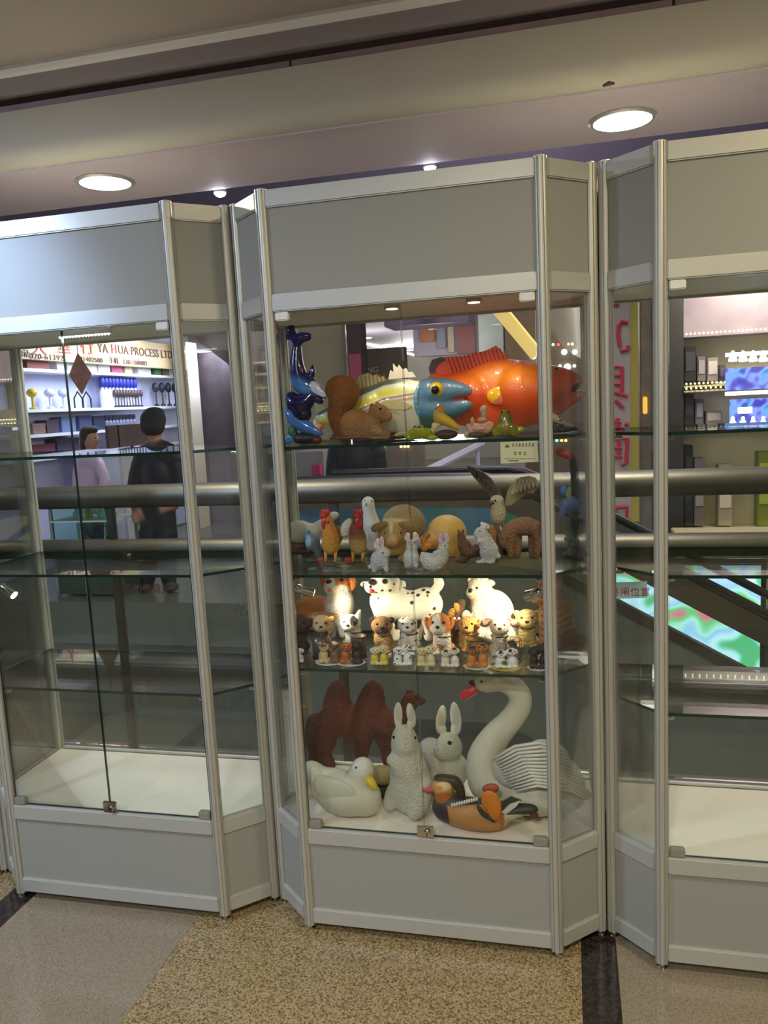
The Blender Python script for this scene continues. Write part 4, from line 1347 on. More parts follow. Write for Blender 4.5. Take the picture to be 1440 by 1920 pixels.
BK = (34, 28, 26)
TNC, LGT = (190, 146, 92), (222, 206, 176)
pup(560, 1150, 1232, (66, 46, 34), 'dark brown puppy at the far left end, half hidden by the post', Y=.13).done()
f = pup(607, 1152, 1228, (206, 176, 130), 'cream bulldog puppy with drooping jowls behind a dark wire cup', muzzle=(190, 170, 144), earc=(196, 136, 66), ears='short', turn=-3, patch=[(.5, -.1, .4, .35, (186, 140, 84))])
f.done()
f = pup(663, 1152, 1228, (206, 202, 190), 'white bull terrier puppy with one black eye patch and pricked ear', Y=.185, ears='pricked', turn=-6, patch=[(.35, -.25, .42, .6, BK)])
f.done()
f = pup(716, 1154, 1232, (164, 118, 66), 'tan pug puppy with dark wrinkled muzzle', chest=(190, 150, 94), muzzle=(64, 48, 42), earc=(54, 40, 34), ears='short', side=6)
f.done()
f = pup(767, 1154, 1232, (222, 216, 200), 'dalmatian puppy sitting with spotted coat and dark collar', Y=.185, spots=(46, 1.5, 3, BK), earc=(60, 54, 50), turn=-2)
f.done()
f = pup(829, 1150, 1230, (190, 110, 50), 'orange and white spaniel puppy with white blaze and collar', chest=(226, 216, 200), muzzle=(228, 220, 206), earc=(186, 100, 40), turn=-5, patch=[(-.25, -.2, .35, .9, (226, 218, 204))], w=1.1)
f.done()
f = pup(882, 1154, 1230, (196, 148, 74), 'golden labrador puppy looking left beside the purple flowers', Y=.185, earc=(178, 126, 56), turn=-4)
f.done()
f = pup(937, 1154, 1232, (206, 186, 156), 'chihuahua puppy with very large spread ears', chest=(214, 200, 176), earc=(112, 84, 64), ears='big', w=.95)
f.done()
f = pup(988, 1142, 1222, (214, 186, 120), 'wrinkled cream shar pei puppy lit from above near the right post', ears='short', wrinkle=True, collar=False, Y=.235, w=1.05)
f.done()


def cup(x, top, bot, r, Y, label, solid=True):
    """small round wire basket or mug in front of a puppy"""
    f = Fig('cup', Y, Z3, x, label, 'cup', 'little cups in front of the puppies', 1, 3)
    s_ = f.s
    b = f.P(x, bot)
    H = (bot - top) * s_
    R_ = r * s_
    W = mat('dark_wire', (60, 46, 38), .4, .5)
    if solid:
        g = mat('smoked_cup', (78, 70, 64), .25, 0, .1, 30)
        f.mbput('wall', MB().lathe([(R_ * .94, 0), (R_ * 1.0, H), (R_ * .93, H), (R_ * .88, .002)], b, 24), g)
    else:
        for i in range(10):
            a = 2 * math.pi * i / 10
            d = np.array([math.cos(a), math.sin(a), 0]) * R_
            f.mbput('wire', MB().tube([b + d * .94, b + d + np.array([0, 0, H])], .5 * s_, 5), W)
    for zz in (0.02, 1.0):
        f.mbput('rim', MB().tube([b + np.array([R_ * math.cos(a), R_ * math.sin(a), H * zz]) for a in np.linspace(0, 2 * math.pi, 24, endpoint=False)], .8 * s_, 6, closed=True), W)
    return f.done()


cup(603, 1186, 1236, 17, .105, 'dark smoked cup in front of the cream bulldog puppy')
cup(674, 1190, 1232, 15, .115, 'grey smoked cup in front of the bull terrier puppy')
cup(556, 1184, 1236, 13, .095, 'dark wire cup at the left end beside the post', False)
cup(893, 1196, 1240, 17, .10, 'dark wire basket in front of the golden labrador puppy', False)
cup(962, 1196, 1244, 17, .115, 'thin wire cup to the right of the chihuahua puppy', False)


def pair(x, top, bot, w, ca, cb, label, belly=None, spots=None, plate=None, Y=0.055, extra=None):
    f = Fig('puppy_pair', Y, Z3, x, label, 'figurine', 'tiny puppy pairs along the front of the third shelf', .9, 3.5)
    H = bot - top
    pr, pt = [], []
    for sg, c, dy in ((-1, ca, H * .10), (1, cb, 0)):
        hx, hy = x + sg * w * .21, top + H * .22 + dy
        r = H * .20
        pr += [f.E(hx, hy, r, r * .95, c, r * .9), f.E(hx, hy + r * .45, r * .55, r * .45, c, r * .5, 0, -r * .7), f.E(x + sg * w * .24, bot - H * .30, w * .22, H * .29, belly or c, w * .2),
               f.E(x + sg * w * .34, bot - H * .10, w * .14, H * .10, belly or c, w * .16, 0, -w * .1), f.E(x + sg * w * .1, bot - H * .08, w * .10, H * .08, c, w * .12, 0, -w * .16), f.E(hx - r * .95, hy, r * .25, r * .5, c, r * .4), f.E(hx + r * .95, hy, r * .25, r * .5, c, r * .4)]
    f.part('body', pr, RESIN, extra, spots)
    for sg, dy in ((-1, H * .10), (1, 0)):
        hx, hy, r = x + sg * w * .21, top + H * .22 + dy, H * .20
        f.eye(hx - r * .4, hy - r * .05, r * .17)
        f.eye(hx + r * .4, hy - r * .05, r * .17)
        f.eye(hx, hy + r * .35, r * .17, NOSE, 'nose', .3)
    if plate:
        b = f.P(x, bot)
        R_ = w * .62 * f.s
        n = 32
        mb = MB()
        V, F = [], []
        for (q, z) in ((.35, -.6), (.75, -.3), (1.0, 3.2), (.96, 3.9), (.7, .8), (.3, .4)):
            for k_ in range(n):
                a = 2 * math.pi * k_ / n
                rr = R_ * q * (1 + (.05 * math.cos(8 * a) if q > .9 else 0))
                V.append((b[0] + rr * math.cos(a), b[1] + .82 * rr * math.sin(a), b[2] + z * f.s))
        for i in range(5):
            for k_ in range(n):
                F.append((i * n + k_, i * n + (k_ + 1) % n, (i + 1) * n + (k_ + 1) % n, (i + 1) * n + k_))
        F += [tuple(range(n - 1, -1, -1)), tuple(5 * n + k_ for k_ in range(n))]
        f.mbput('plate', mb.add(V, F), mat('plate_%d_%d_%d' % plate, plate, .25, 0, .04, 40, coat=.4))
    return f.done()


pair(617, 1200, 1242, 44, (196, 176, 130), (120, 80, 50), 'cream and brown puppies huddled on a white plate', plate=(226, 222, 212), extra=[(606, 1208, 7, 6, (110, 72, 46)), (628, 1204, 6, 5, (220, 206, 180))])
pair(659, 1198, 1246, 46, (160, 92, 42), (46, 34, 28), 'brown puppy and black puppy on a white plate', plate=(226, 222, 212), extra=[(650, 1212, 10, 12, (170, 96, 44))])
pair(711, 1207, 1249, 36, (214, 202, 160), (214, 200, 150), 'two cream puppies with bright yellow bodies', belly=(206, 188, 56))
pair(755, 1206, 1248, 38, (222, 220, 210), (222, 220, 210), 'two tiny dalmatian puppies pressed together', spots=(30, 1.0, 2.2, BK))
pair(799, 1208, 1252, 38, (206, 190, 140), (212, 196, 150), 'two pale yellow puppies without plate, right of the tiny dalmatians')
pair(844, 1212, 1254, 38, (214, 206, 184), (220, 212, 192), 'two off-white puppies with dark faces, left of the right-hand plate', extra=[(836, 1221, 4, 3, BK), (852, 1217, 4, 3, BK)])
pair(895, 1204, 1256, 44, (150, 96, 46), (176, 108, 50), 'two ginger brown puppies on a white scalloped plate', belly=(190, 122, 50), plate=(228, 224, 214), extra=[(886, 1212, 8, 8, (70, 46, 34)), (906, 1206, 7, 6, (70, 46, 34))])
pair(950, 1213, 1260, 48, (224, 222, 210), (226, 222, 210), 'two white puppies with a green clover on a yellow plate', belly=(214, 216, 206), plate=(206, 190, 70), extra=[(939, 1224, 3.5, 5, BK), (957, 1221, 3.5, 4, BK), (946, 1248, 6, 5, (66, 130, 70))])
pair(1010, 1205, 1256, 36, (46, 34, 30), (40, 30, 27), 'two black brown puppies on a white plate beside the post', plate=(226, 222, 212))
pair(556, 1214, 1246, 30, (216, 210, 196), (210, 204, 190), 'two white puppies at the left end against the post')

# ------------------------------------------------------------------ figurines on the cabinet deck
G4 = 'large animals on the cabinet deck'
f = Fig('bactrian_camel', 0.315, Z4, 665, 'red brown two-humped camel standing at the back', 'figurine', G4, 2.0, 12)
CM = (106, 52, 36)
f.part('body', [f.E(655, 1358, 64, 34, CM, 30), f.T([(634, 1345, 30), (632, 1310, 20), (634, 1288, 11)], CM), f.T([(692, 1345, 30), (698, 1308, 20), (700, 1288, 10)], CM),
                f.T([(606, 1365, 26, -6), (614, 1400, 13, -8), (606, 1420, 10, -6), (622, 1444, 8, -10)], CM), f.T([(594, 1360, 20, 18), (586, 1395, 10, 18), (592, 1425, 8, 18), (590, 1444, 8, 16)], CM),
                f.T([(684, 1370, 20, -10), (680, 1395, 13, -10), (678, 1415, 10, -10), (676, 1444, 8, -12)], CM), f.T([(716, 1370, 18, 12), (722, 1400, 10, 12), (728, 1444, 8, 12)], CM),
                f.T([(716, 1352, 24), (738, 1368, 17), (756, 1352, 13), (766, 1324, 11), (772, 1310, 11)], CM), f.E(782, 1314, 17, 10, CM, 9, -10), f.T([(588, 1355, 6, 4), (582, 1390, 4, 4)], CM)], FUR)
f.part('ear', [f.E(764, 1300, 3, 6, CM, 3, -20), f.E(772, 1299, 3, 6, CM, 3, 15)], FUR, k=1)
f.eye(780, 1310, 2)
f.done()

f = Fig('white_goose', 0.175, Z4, 556, 'tall white goose at the left end behind the front post', 'figurine', G4, 1.6, 8)
f.part('body', [f.E(558, 1462, 17, 34, (206, 204, 190), 17), f.T([(556, 1440, 14), (553, 1395, 11), (552, 1350, 9), (555, 1328, 8)], (206, 206, 196)), f.E(558, 1322, 10, 9, (208, 208, 198), 9)], FUR)
f.mbput('beak', MB().tube([f.P(566, 1324), f.P(576, 1328)], [4 * f.s, 2 * f.s], 10), mat('bill_orange', (206, 130, 40), .4))
f.eye(560, 1319, 1.6)
f.done()

f = Fig('white_duck', 0.085, Z4, 652, 'plump white duck with a bright yellow bill at the front', 'figurine', G4, 1.8, 14)
DK = (202, 200, 176)
f.part('body', [f.E(652, 1494, 62, 46, DK, 42), f.E(622, 1478, 42, 38, DK, 34), f.E(690, 1505, 26, 34, DK, 28), f.T([(670, 1475, 24), (676, 1455, 17), (680, 1444, 16)], DK), f.E(680, 1441, 18, 21, (214, 212, 196), 18), f.T([(600, 1460, 18), (588, 1445, 10), (580, 1438, 5)], DK)], RESIN)
f.part('wing', [f.E(630, 1488, 42, 28, (198, 196, 174), 8, -14, -32), f.E(606, 1472, 26, 16, (196, 196, 182), 7, -24, -27)], RESIN)
f.part('bill', [f.T([(688, 1459, 8, -10), (696, 1470, 8, -16), (703, 1480, 5, -18)], (216, 188, 20)), f.E(691, 1452, 6, 8, (212, 184, 22), 7, 0, -10)], RESIN, k=3)
f.eye(668, 1441, 2.6)
f.done()

f = Fig('tortoise_dome', 0.205, Z4, 716, 'straw coloured hedgehog figurine on a dark brown block behind the duck', 'figurine', G4, 1.4, 5)
f.part('body', [f.E(718, 1456, 26, 22, (168, 146, 92), 20), f.E(704, 1466, 12, 12, (150, 126, 78), 12)], FUR)
f.mbput('base', MB().box(f.P(694, 1492, 14) + np.array([0, -.04, 0]), f.P(738, 1472, 14)), WOOD_DARK, smooth=False)
f.eye(700, 1462, 1.8)
f.done()
bpy.data.objects['tortoise_dome'].name = 'hedgehog'

RW = (208, 206, 184)
f = Fig('large_rabbit', 0.115, Z4, 765, 'large white rabbit standing upright with both ears raised at the front', 'figurine', G4, 1.7, 10)
f.part('body', [f.E(770, 1475, 42, 60, RW, 38), f.T([(766, 1440, 36), (760, 1405, 27)], RW), f.E(758, 1388, 25, 30, RW, 24), f.E(761, 1402, 16, 16, RW, 16, 0, -14), f.E(738, 1428, 14, 12, RW, 13, 0, -18), f.E(748, 1442, 12, 16, RW, 12, 0, -26),
                f.T([(796, 1480, 18, -18), (790, 1510, 15, -26), (776, 1532, 11, -34)], RW), f.T([(740, 1490, 16, -4), (734, 1508, 11, -6), (728, 1516, 8, -8)], RW), f.E(772, 1502, 30, 30, RW, 34)], FUR)
ear(f, 748, 1366, 745, 1316, 9, 0, RW, (196, 186, 162))
ear(f, 768, 1366, 774, 1318, 9, 4, RW, (196, 186, 162))
f.eye(739, 1385, 3.6)
f.eye(778, 1386, 3.4)
f.eye(760, 1398, 3, mat('rabbit_nose', (190, 160, 140), .6), 'nose', .3, .6)
f.done()

f = Fig('large_rabbit', 0.255, Z4, 835, 'large white rabbit crouching behind, head turned left, ears raised', 'figurine', G4, 1.8, 10)
f.part('body', [f.E(842, 1405, 26, 30, RW, 24, 0, -10), f.E(828, 1416, 14, 14, RW, 14, 0, -20), f.E(845, 1450, 36, 38, RW, 34), f.E(808, 1425, 32, 40, (188, 190, 184), 34, 0, 20), f.E(820, 1470, 46, 24, RW, 38)], FUR)
ear(f, 832, 1380, 822, 1322, 10, 0, RW, (186, 178, 150))
ear(f, 852, 1380, 857, 1316, 11, 4, (212, 212, 202), (196, 192, 176))
f.eye(843, 1398, 5, mat('amber_eye', (60, 38, 20), .08, coat=.6))
f.eye(821, 1411, 2.4, mat('rabbit_nose', (190, 160, 140), .6), 'nose', .3)
f.done()

# swan
f = Fig('swan', 0.16, Z4, 1000, 'large white swan with curved neck and red bill', 'figurine', G4, 1.9, 14)
SW = (206, 202, 178)
f.part('body', [f.E(1000, 1490, 80, 46, SW, 46), f.E(930, 1470, 50, 52, SW, 42), f.E(1060, 1490, 40, 38, SW, 34), f.T([(912, 1470, 34), (908, 1425, 29), (928, 1385, 23), (955, 1355, 19), (975, 1325, 17), (974, 1300, 15), (956, 1284, 14), (932, 1278, 12), (912, 1284, 13)], SW), f.E(902, 1283, 14, 11, SW, 11)], RESIN)
w = f.part('wing', [f.E(985, 1440, 66, 46, (214, 212, 196), 16, 20, -40), f.E(1045, 1455, 50, 36, (212, 210, 192), 14, -24, -30), f.E(1030, 1415, 40, 26, (216, 214, 200), 12, -20, -22)], FUR, k=8)
for i in range(13):
    t = i / 12
    f.mbput('feather', MB().tube([f.P(925 + 40 * t, 1420 + 62 * t + 6, -55), f.P(965 + 42 * t, 1402 + 75 * t, -58), f.P(1010 + 60 * t, 1395 + 92 * t, -54), f.P(1062 + 40 * t, 1412 + 92 * t, -38)], [1.6 * f.s, 3.2 * f.s, 3.4 * f.s, 1.4 * f.s], 6), mat('swan_feather', (216, 214, 200), .6, 0, .04, 30), w)
f.part('tail', [f.E(1078, 1466, 24, 12, (210, 208, 190), 10, -30, -10), f.E(1086, 1490, 24, 14, (210, 208, 190), 12, -16, -14), f.E(1070, 1440, 24, 12, (212, 210, 194), 10, -42, -8)], FUR, k=3)
f.part('bill', [f.T([(895, 1290, 6), (880, 1299, 4.5), (866, 1307, 3)], (206, 50, 66))], GLOSS, [(886, 1293, 8, 3, (214, 120, 110), 30)])
f.part('bill_knob', [f.E(885, 1280, 7, 5, (28, 26, 24), 6, 20), f.T([(890, 1284, 4, -4), (897, 1292, 3, -6)], (28, 26, 24))], GLOSS, k=2)
f.part('bill_tip', [f.E(864, 1308, 3, 2.2, (28, 26, 24), 3)], GLOSS)
f.eye(903, 1279, 2.6)
f.done()

# mandarin duck
f = Fig('mandarin_duck', 0.06, Z4, 890, 'colourful mandarin duck with orange sail feathers at the front', 'figurine', G4, 1.4, 8)


def mand(px, c, V):
    x, y = px[:, 0], px[:, 1]
    out = np.repeat(np.array(lin((182, 130, 72)))[None], len(x), 0)

    def put(mask, col, soft=None):
        w = np.clip(mask, 0, 1)[:, None]
        out[:] = out * (1 - w) + w * np.array(lin(col))
    put((842 - x + 0.15 * (y - 1540)) / 2 + .5, (54, 40, 56))
    put((1515 - y + (x - 850) * -0.05) / 2 + .5, (52, 54, 48))
    put(((x - 938) / 2 + .5) * (y > 1525), (190, 100, 48))
    put(((x - 946) / 2 + .5), (196, 186, 150))
    put(((x - 938) / 2 + .5) * np.clip((1532 - y) / 2 + .5, 0, 1), (44, 50, 40))
    return out


f.part('body', [f.E(880, 1530, 58, 34, (182, 130, 72), 29), f.E(842, 1518, 34, 34, (54, 40, 56), 27), f.T([(915, 1530, 28), (950, 1528, 17), (985, 1522, 9), (1003, 1522, 6)], (60, 60, 50)), f.E(905, 1545, 50, 20, (182, 130, 72), 28)], RESIN, fn=mand)
f.part('head', [f.T([(836, 1508, 22), (832, 1488, 19)], (166, 98, 48)), f.E(830, 1476, 22, 19, (206, 160, 96), 17), f.T([(835, 1462, 9), (852, 1466, 10), (862, 1480, 8), (866, 1500, 7)], (48, 42, 30)), f.E(828, 1459, 16, 7, (48, 42, 30), 11)], RESIN, [(832, 1476, 14, 9, (220, 190, 140)), (822, 1482, 8, 8, (210, 150, 76)), (834, 1502, 15, 13, (170, 96, 44))], k=5)
f.part('bill', [f.T([(814, 1482, 7, -2), (802, 1484, 5, -3), (794, 1484, 3, -3)], (190, 84, 80))], RESIN, k=2)
for i in range(11):
    x = 848 + i * 4.6
    f.mbput('white_feather', MB().ball(f.P(x, 1516 - i * 1.3 - 2, -30 + abs(i - 5) * .5), np.array([2.6, 2, 5.0]) * f.s, 8), mat('white_paint', (216, 214, 206), .5))
f.part('sail_feather', [f.E(921, 1507, 19, 26, (206, 122, 34), 5, 14, -30), f.E(928, 1528, 12, 20, (206, 120, 32), 5, -8, -31)], RESIN, k=5)
f.part('sail_feather', [f.E(920, 1480, 17, 11, (164, 74, 44), 7, 14, -14)], RESIN)
f.fin('wing_tip', [(940, 1508), (958, 1496), (978, 1504), (962, 1514), (945, 1524)], (46, 54, 42), -16, 5)
f.fin('wing_tip', [(940, 1528), (955, 1512), (976, 1504), (968, 1516), (948, 1532)], (206, 206, 192), -20, 3)
f.part('wing_edge', [f.T([(896, 1515, 3, -33), (906, 1530, 5, -33), (926, 1544, 4, -31)], (44, 46, 40))], RESIN, k=2)
f.part('tail_knob', [f.E(1002, 1535, 8, 7, (110, 40, 34), 7), f.T([(998, 1524, 5), (1000, 1532, 4)], (60, 40, 34))], RESIN)
f.eye(832, 1471, 2.4)
f.done()

# price card under the top shelf
pc = [aty(x, y, 0.006) for x, y in ((938, 829), (1008, 826), (1010, 866), (939, 869))]
card = MB().slab(pc, (0, .0012, 0)).put('price_card', mat('cream_card', (214, 212, 170), .7), smooth=False)
reg(card, 'cream price card with green and red print hanging below the top shelf edge', 'card')
INK = mat('card_ink', (86, 96, 60), .7)
INKR = mat('card_ink_red', (186, 120, 110), .7)


def mark(x0, y0, x1, y1, m, name='print'):
    MB().slab([aty(x0, y0, .0048), aty(x1, y0, .0048), aty(x1, y1, .0048), aty(x0, y1, .0048)], (0, .0006, 0)).put(name, m, card)


mark(947, 835, 955, 839, mat('card_ink_logo', (110, 112, 34), .7), 'logo')
mark(950, 832, 952, 835, mat('card_ink_logo', (110, 112, 34), .7), 'logo')
for i in range(7):
    x = 960 + i * 6.2
    mm_ = INKR if i < 2 else INK
    for (dx, dy, w_, h_) in ((0, 0, 4, .8), (0, 2.4, 4, .8), (1.6, -1, .9, 6), (0, 4.6, 3.6, .7)):
        mark(x + dx, 832 + dy, x + dx + w_, 832 + dy + h_, mm_)
for i in range(3):
    x = 963.5 + i * 9
    for (dx, dy, w_, h_) in ((0, 0, 5, .9), (2, -1.6, 1, 6.5), (0, 3, 5, .9)):
        mark(x + dx, 848 + dy, x + dx + w_, 848 + dy + h_, INK)
for i in range(18):
    x = 945 + i * 3.4
    mark(x, 859.5, x + rng.uniform(1.2, 2.8), 860.6, INK)
mark(953, 863.4, 972, 864.6, BLACK)

# ------------------------------------------------------------------ guardrail along the void
gr = empty('guardrail', (0, 0.87, 0), 'stainless guardrail of two fat tubes over glass panels behind the cabinets', 'railing')
YR = 0.87
for (z, r) in ((1.148, 0.046), (0.935, 0.040)):
    MB().tube([(-4, YR, z), (0, YR, z), (4, YR, z)], r, 24).put('rail_tube', STEEL, gr, smooth='auto')
RAILGLASS = glass('railing_glass', (0.93, 0.97, 0.95), 0.8)
for i in range(-4, 5):
    x = -0.47 + i * 0.942
    po = MB().box((x - .018, YR - .008, 0.0), (x + .018, YR + .012, 1.12)).put('rail_post', STEEL, gr, bevel=.003)
    if i < 4:
        MB().box((x + .03, YR - .005, 0.09), (x + .912, YR + .005, 0.885)).put('glass_panel', [RAILGLASS], gr)
kerb = struct('trim_kerb', MB().box((-6, 0.90, -0.30), (6, 0.96, 0.06)), mat('kerb_stone', (92, 92, 84), .5))
NOTE = mat('print_on_glass', (96, 58, 52), .6)
NOTEG = mat('grey_print_on_glass', (64, 66, 62), .6)
p = aty(352, 1102, YR - .008)
lettering('请勿倚靠护栏', .042, NOTE, gr, (p[0] - .16, YR - .007, p[2] - .02), extrude=.0004)
p = aty(190, 1104, YR - .008)
lettering('小心 注意安全', .042, NOTEG, gr, (p[0], YR - .007, p[2] - .02), extrude=.0004)
p = aty(452, 1146, YR - .008)
cc = np.array([p[0], YR - .0065, p[2]])
MB().tube([cc + .024 * np.array([math.cos(a), 0, math.sin(a)]) for a in np.linspace(0, 2 * math.pi, 28, endpoint=False)], .0022, 6, closed=True).put('no_climbing_sign', NOTEG, gr)
MB().tube([cc + np.array([-.017, 0, .017]), cc + np.array([.017, 0, -.017])], .0018, 6).put('no_climbing_sign', NOTEG, gr)
MB().tube([cc + np.array([-.006, 0, -.013]), cc + np.array([.001, 0, 0]), cc + np.array([.009, 0, .011])], .0022, 6).put('no_climbing_sign', NOTEG, gr)
MB().ball(cc + np.array([.010, 0, .015]), .0035, 8).put('no_climbing_sign', NOTEG, gr)
# blue paper sign on the right-hand glass
q = [aty(x, y, YR - .009) for x, y in ((1150, 1092), (1213, 1090), (1214, 1121), (1150, 1123))]
nt = MB().slab(q, (0, .001, 0)).put('paper_notice', mat('pale_blue_paper', (196, 232, 238), .7))
reg(nt, 'pale blue paper notice with red Chinese characters on the guardrail glass', 'notice')
p = aty(1181, 1116, YR - .010)
lettering('卷闸位置', .0335, mat('red_ink', (176, 56, 70), .6), nt, (p[0], YR - .0098, p[2]), extrude=.0003)

# ------------------------------------------------------------------ escalator in the void
esc = empty('escalator', (0.4, 2.4, -4.2), 'dark escalator with stainless band and black handrails descending to the right', 'escalator')


def epath(dz, x0=-1.12, n=10, y=2.0, xs=0.0):
    pts = [(x0, y, 1.045 + dz), (-0.3 + xs, y, 1.045 + dz), (-0.02 + xs, y, 1.04 + dz), (0.07 + xs, y, 1.02 + dz), (0.16 + xs, y, 0.98 + dz)]
    for i in range(1, n):
        pts.append((0.16 + xs + i * .5, y, 0.98 + dz - i * .5 * .56))
    return np.array(pts)


BAND = mat('escalator_band', (120, 112, 100), 0.3, 0.85, .15, 6)
ESCG = glass('escalator_glass', (0.90, 0.96, 0.95), 0.7)


def strip(path, z0, z1, t, name, m, bev=0):
    mb = MB()
    n = len(path)
    V = []
    for (x, y, z) in path:
        V += [(x, y - t / 2, z + z0), (x, y + t / 2, z + z0), (x, y + t / 2, z + z1), (x, y - t / 2, z + z1)]
    F = [(0, 1, 2, 3), tuple(4 * (n - 1) + k for k in (3, 2, 1, 0))]
    for i in range(n - 1):
        for k in range(4):
            F.append((4 * i + k, 4 * i + (k + 1) % 4, 4 * i + 4 + (k + 1) % 4, 4 * i + 4 + k))
    return mb.add(V, F).put(name, m, esc)


for k_, (y, dz, xs) in enumerate(((2.0, 0.0, 0.0), (3.0, -0.05, 0.05))):
    P = epath(dz, y=y, xs=xs)
    MB().tube(P + np.array([0, 0, .035]), .026, 12).put('handrail', BLACK, esc, smooth='auto')
    if k_ == 0:
        strip(P, -.115, .012, .05, 'balustrade_band', BAND)
        strip(P, -.275, -.115, .012, 'balustrade_glass', ESCG)
        strip(P, -.335, -.275, .06, 'skirt', mat('escalator_skirt', (52, 46, 42), .4, .3, .2, 8))
        strip(P, -1.25, -.335, .05, 'side_cladding', mat('escalator_cladding', (92, 94, 84), .5, .2, .2, 4))
    else:
        strip(P, -.9, .012, .012, 'balustrade_glass', ESCG)
        strip(P, -1.25, -.9, .06, 'skirt', mat('escalator_skirt', (52, 46, 42), .4, .3, .2, 8))
for i in range(14):
    x = 0.25 + i * .33
    z = -0.02 - i * .33 * .56
    MB().box((x, 2.06, z - .21), (x + .38, 2.94, z)).put('step', mat('escalator_step', (74, 74, 72), .5, .5, .2, 30), esc)
MB().box((-1.2, 2.06, 0.0), (0.26, 2.94, 0.06)).put('landing_plate', mat('landing_plate', (96, 96, 90), .35, .7, .1, 40), esc)

# large screen and added reflection panel behind the escalator


def screen_mat(name, cols, scale, strength):
    m, n, l, p_, out = base_mat(name)
    tc = n.new('ShaderNodeTexCoord')
    nz = n.new('ShaderNodeTexNoise')
    nz.inputs['Scale'].default_value = scale
    nz.inputs['Detail'].default_value = 1.0
    l.new(tc.outputs['Object'], nz.inputs['Vector'])
    r = n.new('ShaderNodeValToRGB')
    el = r.color_ramp.elements
    el[0].position, el[0].color = 0.38, (*lin(cols[0]), 1)
    el[1].position, el[1].color = 0.64, (*lin(cols[-1]), 1)
    for i, c in enumerate(cols[1:-1]):
        e = el.new(0.38 + 0.26 * (i + 1) / (len(cols) - 1))
        e.color = (*lin(c), 1)
    l.new(nz.outputs['Fac'], r.inputs[0])
    l.new(r.outputs[0], p_.inputs['Emission Color'])
    p_.inputs['Emission Strength'].default_value = strength
    p_.inputs['Base Color'].default_value = (.02, .02, .02, 1)
    return m


sc0 = [aty(x, y, 3.45) for x, y in ((1120, 1060), (1440, 1060), (1440, 1330), (1120, 1330))]
sx0, sx1 = sc0[0][0], aty(1425, 1200, 3.45)[0]
t = empty('video_screen', ((sx0 + sx1) / 2, 3.45, sc0[3][2]), 'glowing video screen of pale blue and bright green shapes behind the escalator', 'screen')
MB().box((sx0, 3.45, sc0[3][2]), (sx1, 3.545, sc0[0][2])).put('display', screen_mat('video_picture', [(96, 186, 130), (190, 236, 240), (222, 240, 255), (206, 222, 255), (166, 204, 250), (196, 238, 230), (120, 200, 130), (236, 124, 144)], 3.4, 1.3), t)
for (a0, a1) in (((sx0 - .03, 3.44, sc0[3][2] - .03), (sx1 + .03, 3.51, sc0[3][2])), ((sx0 - .03, 3.44, sc0[0][2]), (sx1 + .03, 3.51, sc0[0][2] + .03)), ((sx0 - .03, 3.44, sc0[3][2]), (sx0, 3.51, sc0[0][2])), ((sx1, 3.44, sc0[3][2]), (sx1 + .03, 3.51, sc0[0][2]))):
    MB().box(a0, a1).put('frame', BLACK, t)
lb = [aty(x, y, 3.62) for x, y in ((545, 945), (1010, 945), (1010, 1040), (545, 1040))]
t = empty('reflection_panel', (lb[0][0], 3.62, 0), 'added panel glowing muted blue and green for the reflection in the escalator glass', 'sign')  # added panel; its glow stands in for the blue-green reflection in the glass
MB().box((lb[0][0], 3.62, lb[3][2]), (lb[1][0], 3.68, lb[0][2])).put('face', screen_mat('reflection_colours', [(36, 60, 84), (70, 100, 116), (60, 92, 104), (30, 104, 66), (64, 128, 96)], 1.4, 0.55), t)
MB().box((lb[0][0] - .02, 3.61, lb[0][2]), (lb[1][0] + .02, 3.69, lb[0][2] + .02)).put('frame', STEEL, t)
for xx in (lb[0][0] + .1, lb[1][0] - .1):
    MB().box((xx - .02, 3.63, 0), (xx + .02, 3.67, lb[3][2])).put('leg', STEEL, t)

# ------------------------------------------------------------------ far side of the void: floors and walls
struct('floor_opposite', MB().box((-9, 3.55, -0.35), (7, 18.6, 0.0)), mat('opposite_floor', (92, 95, 82), .25, 0, .1, 3))
struct('floor_lower', MB().box((-9, 0.96, -4.4), (7, 12, -4.2)), mat('lower_floor', (76, 80, 72), .3, 0, .15, 2))
struct('wall_lower', MB().box((-9, 3.6, -4.2), (7, 3.7, -0.35)), mat('lower_wall', (78, 82, 72), .6, 0, .2, 2))
struct('ceiling_opposite', MB().box((-9, 3.6, 2.75), (7, 18.6, 2.9)), mat('opposite_ceiling', (176, 166, 182), .7, 0, .05, 2))
struct('wall_atrium', MB().box((-9, 3.55, 2.9), (7, 3.65, 5.0)), mat('atrium_fascia', (62, 52, 66), .6, 0, .8, 1.2))  # the atrium's purple light is put into this wall colour
struct('wall_opposite', MB().box((-9, 18.5, 0), (7, 18.6, 2.75)), mat('opposite_wall', (150, 146, 132), .6, 0, .06, 2))
XW = -4.75
struct('wall_side', MB().box((XW - .1, 4.0, 0), (XW, 8.3, 2.75)), mat('shop_wall', (206, 208, 222), .6, 0, .03, 3))

# shop with the cream sign
a, b = atx(28, 640, XW + .3), atx(352, 662, XW + .3)
c, d = atx(28, 672, XW + .3), atx(352, 693, XW + .3)
zt, zb = (a[2] + b[2]) / 2, (c[2] + d[2]) / 2
sg = empty('shop_sign', (XW + .28, (a[1] + b[1]) / 2, zb), 'long cream shop fascia sign with red and brown lettering', 'sign')
MB().box((XW + .2, a[1], zb), (XW + .28, b[1], zt + .12)).put('board', mat('cream_sign', (206, 184, 136), .5, 0, .05, 2), sg)
RED, BRN = mat('sign_red', (190, 44, 22), .5), mat('sign_brown', (92, 50, 30), .5)
XL = XW + .285


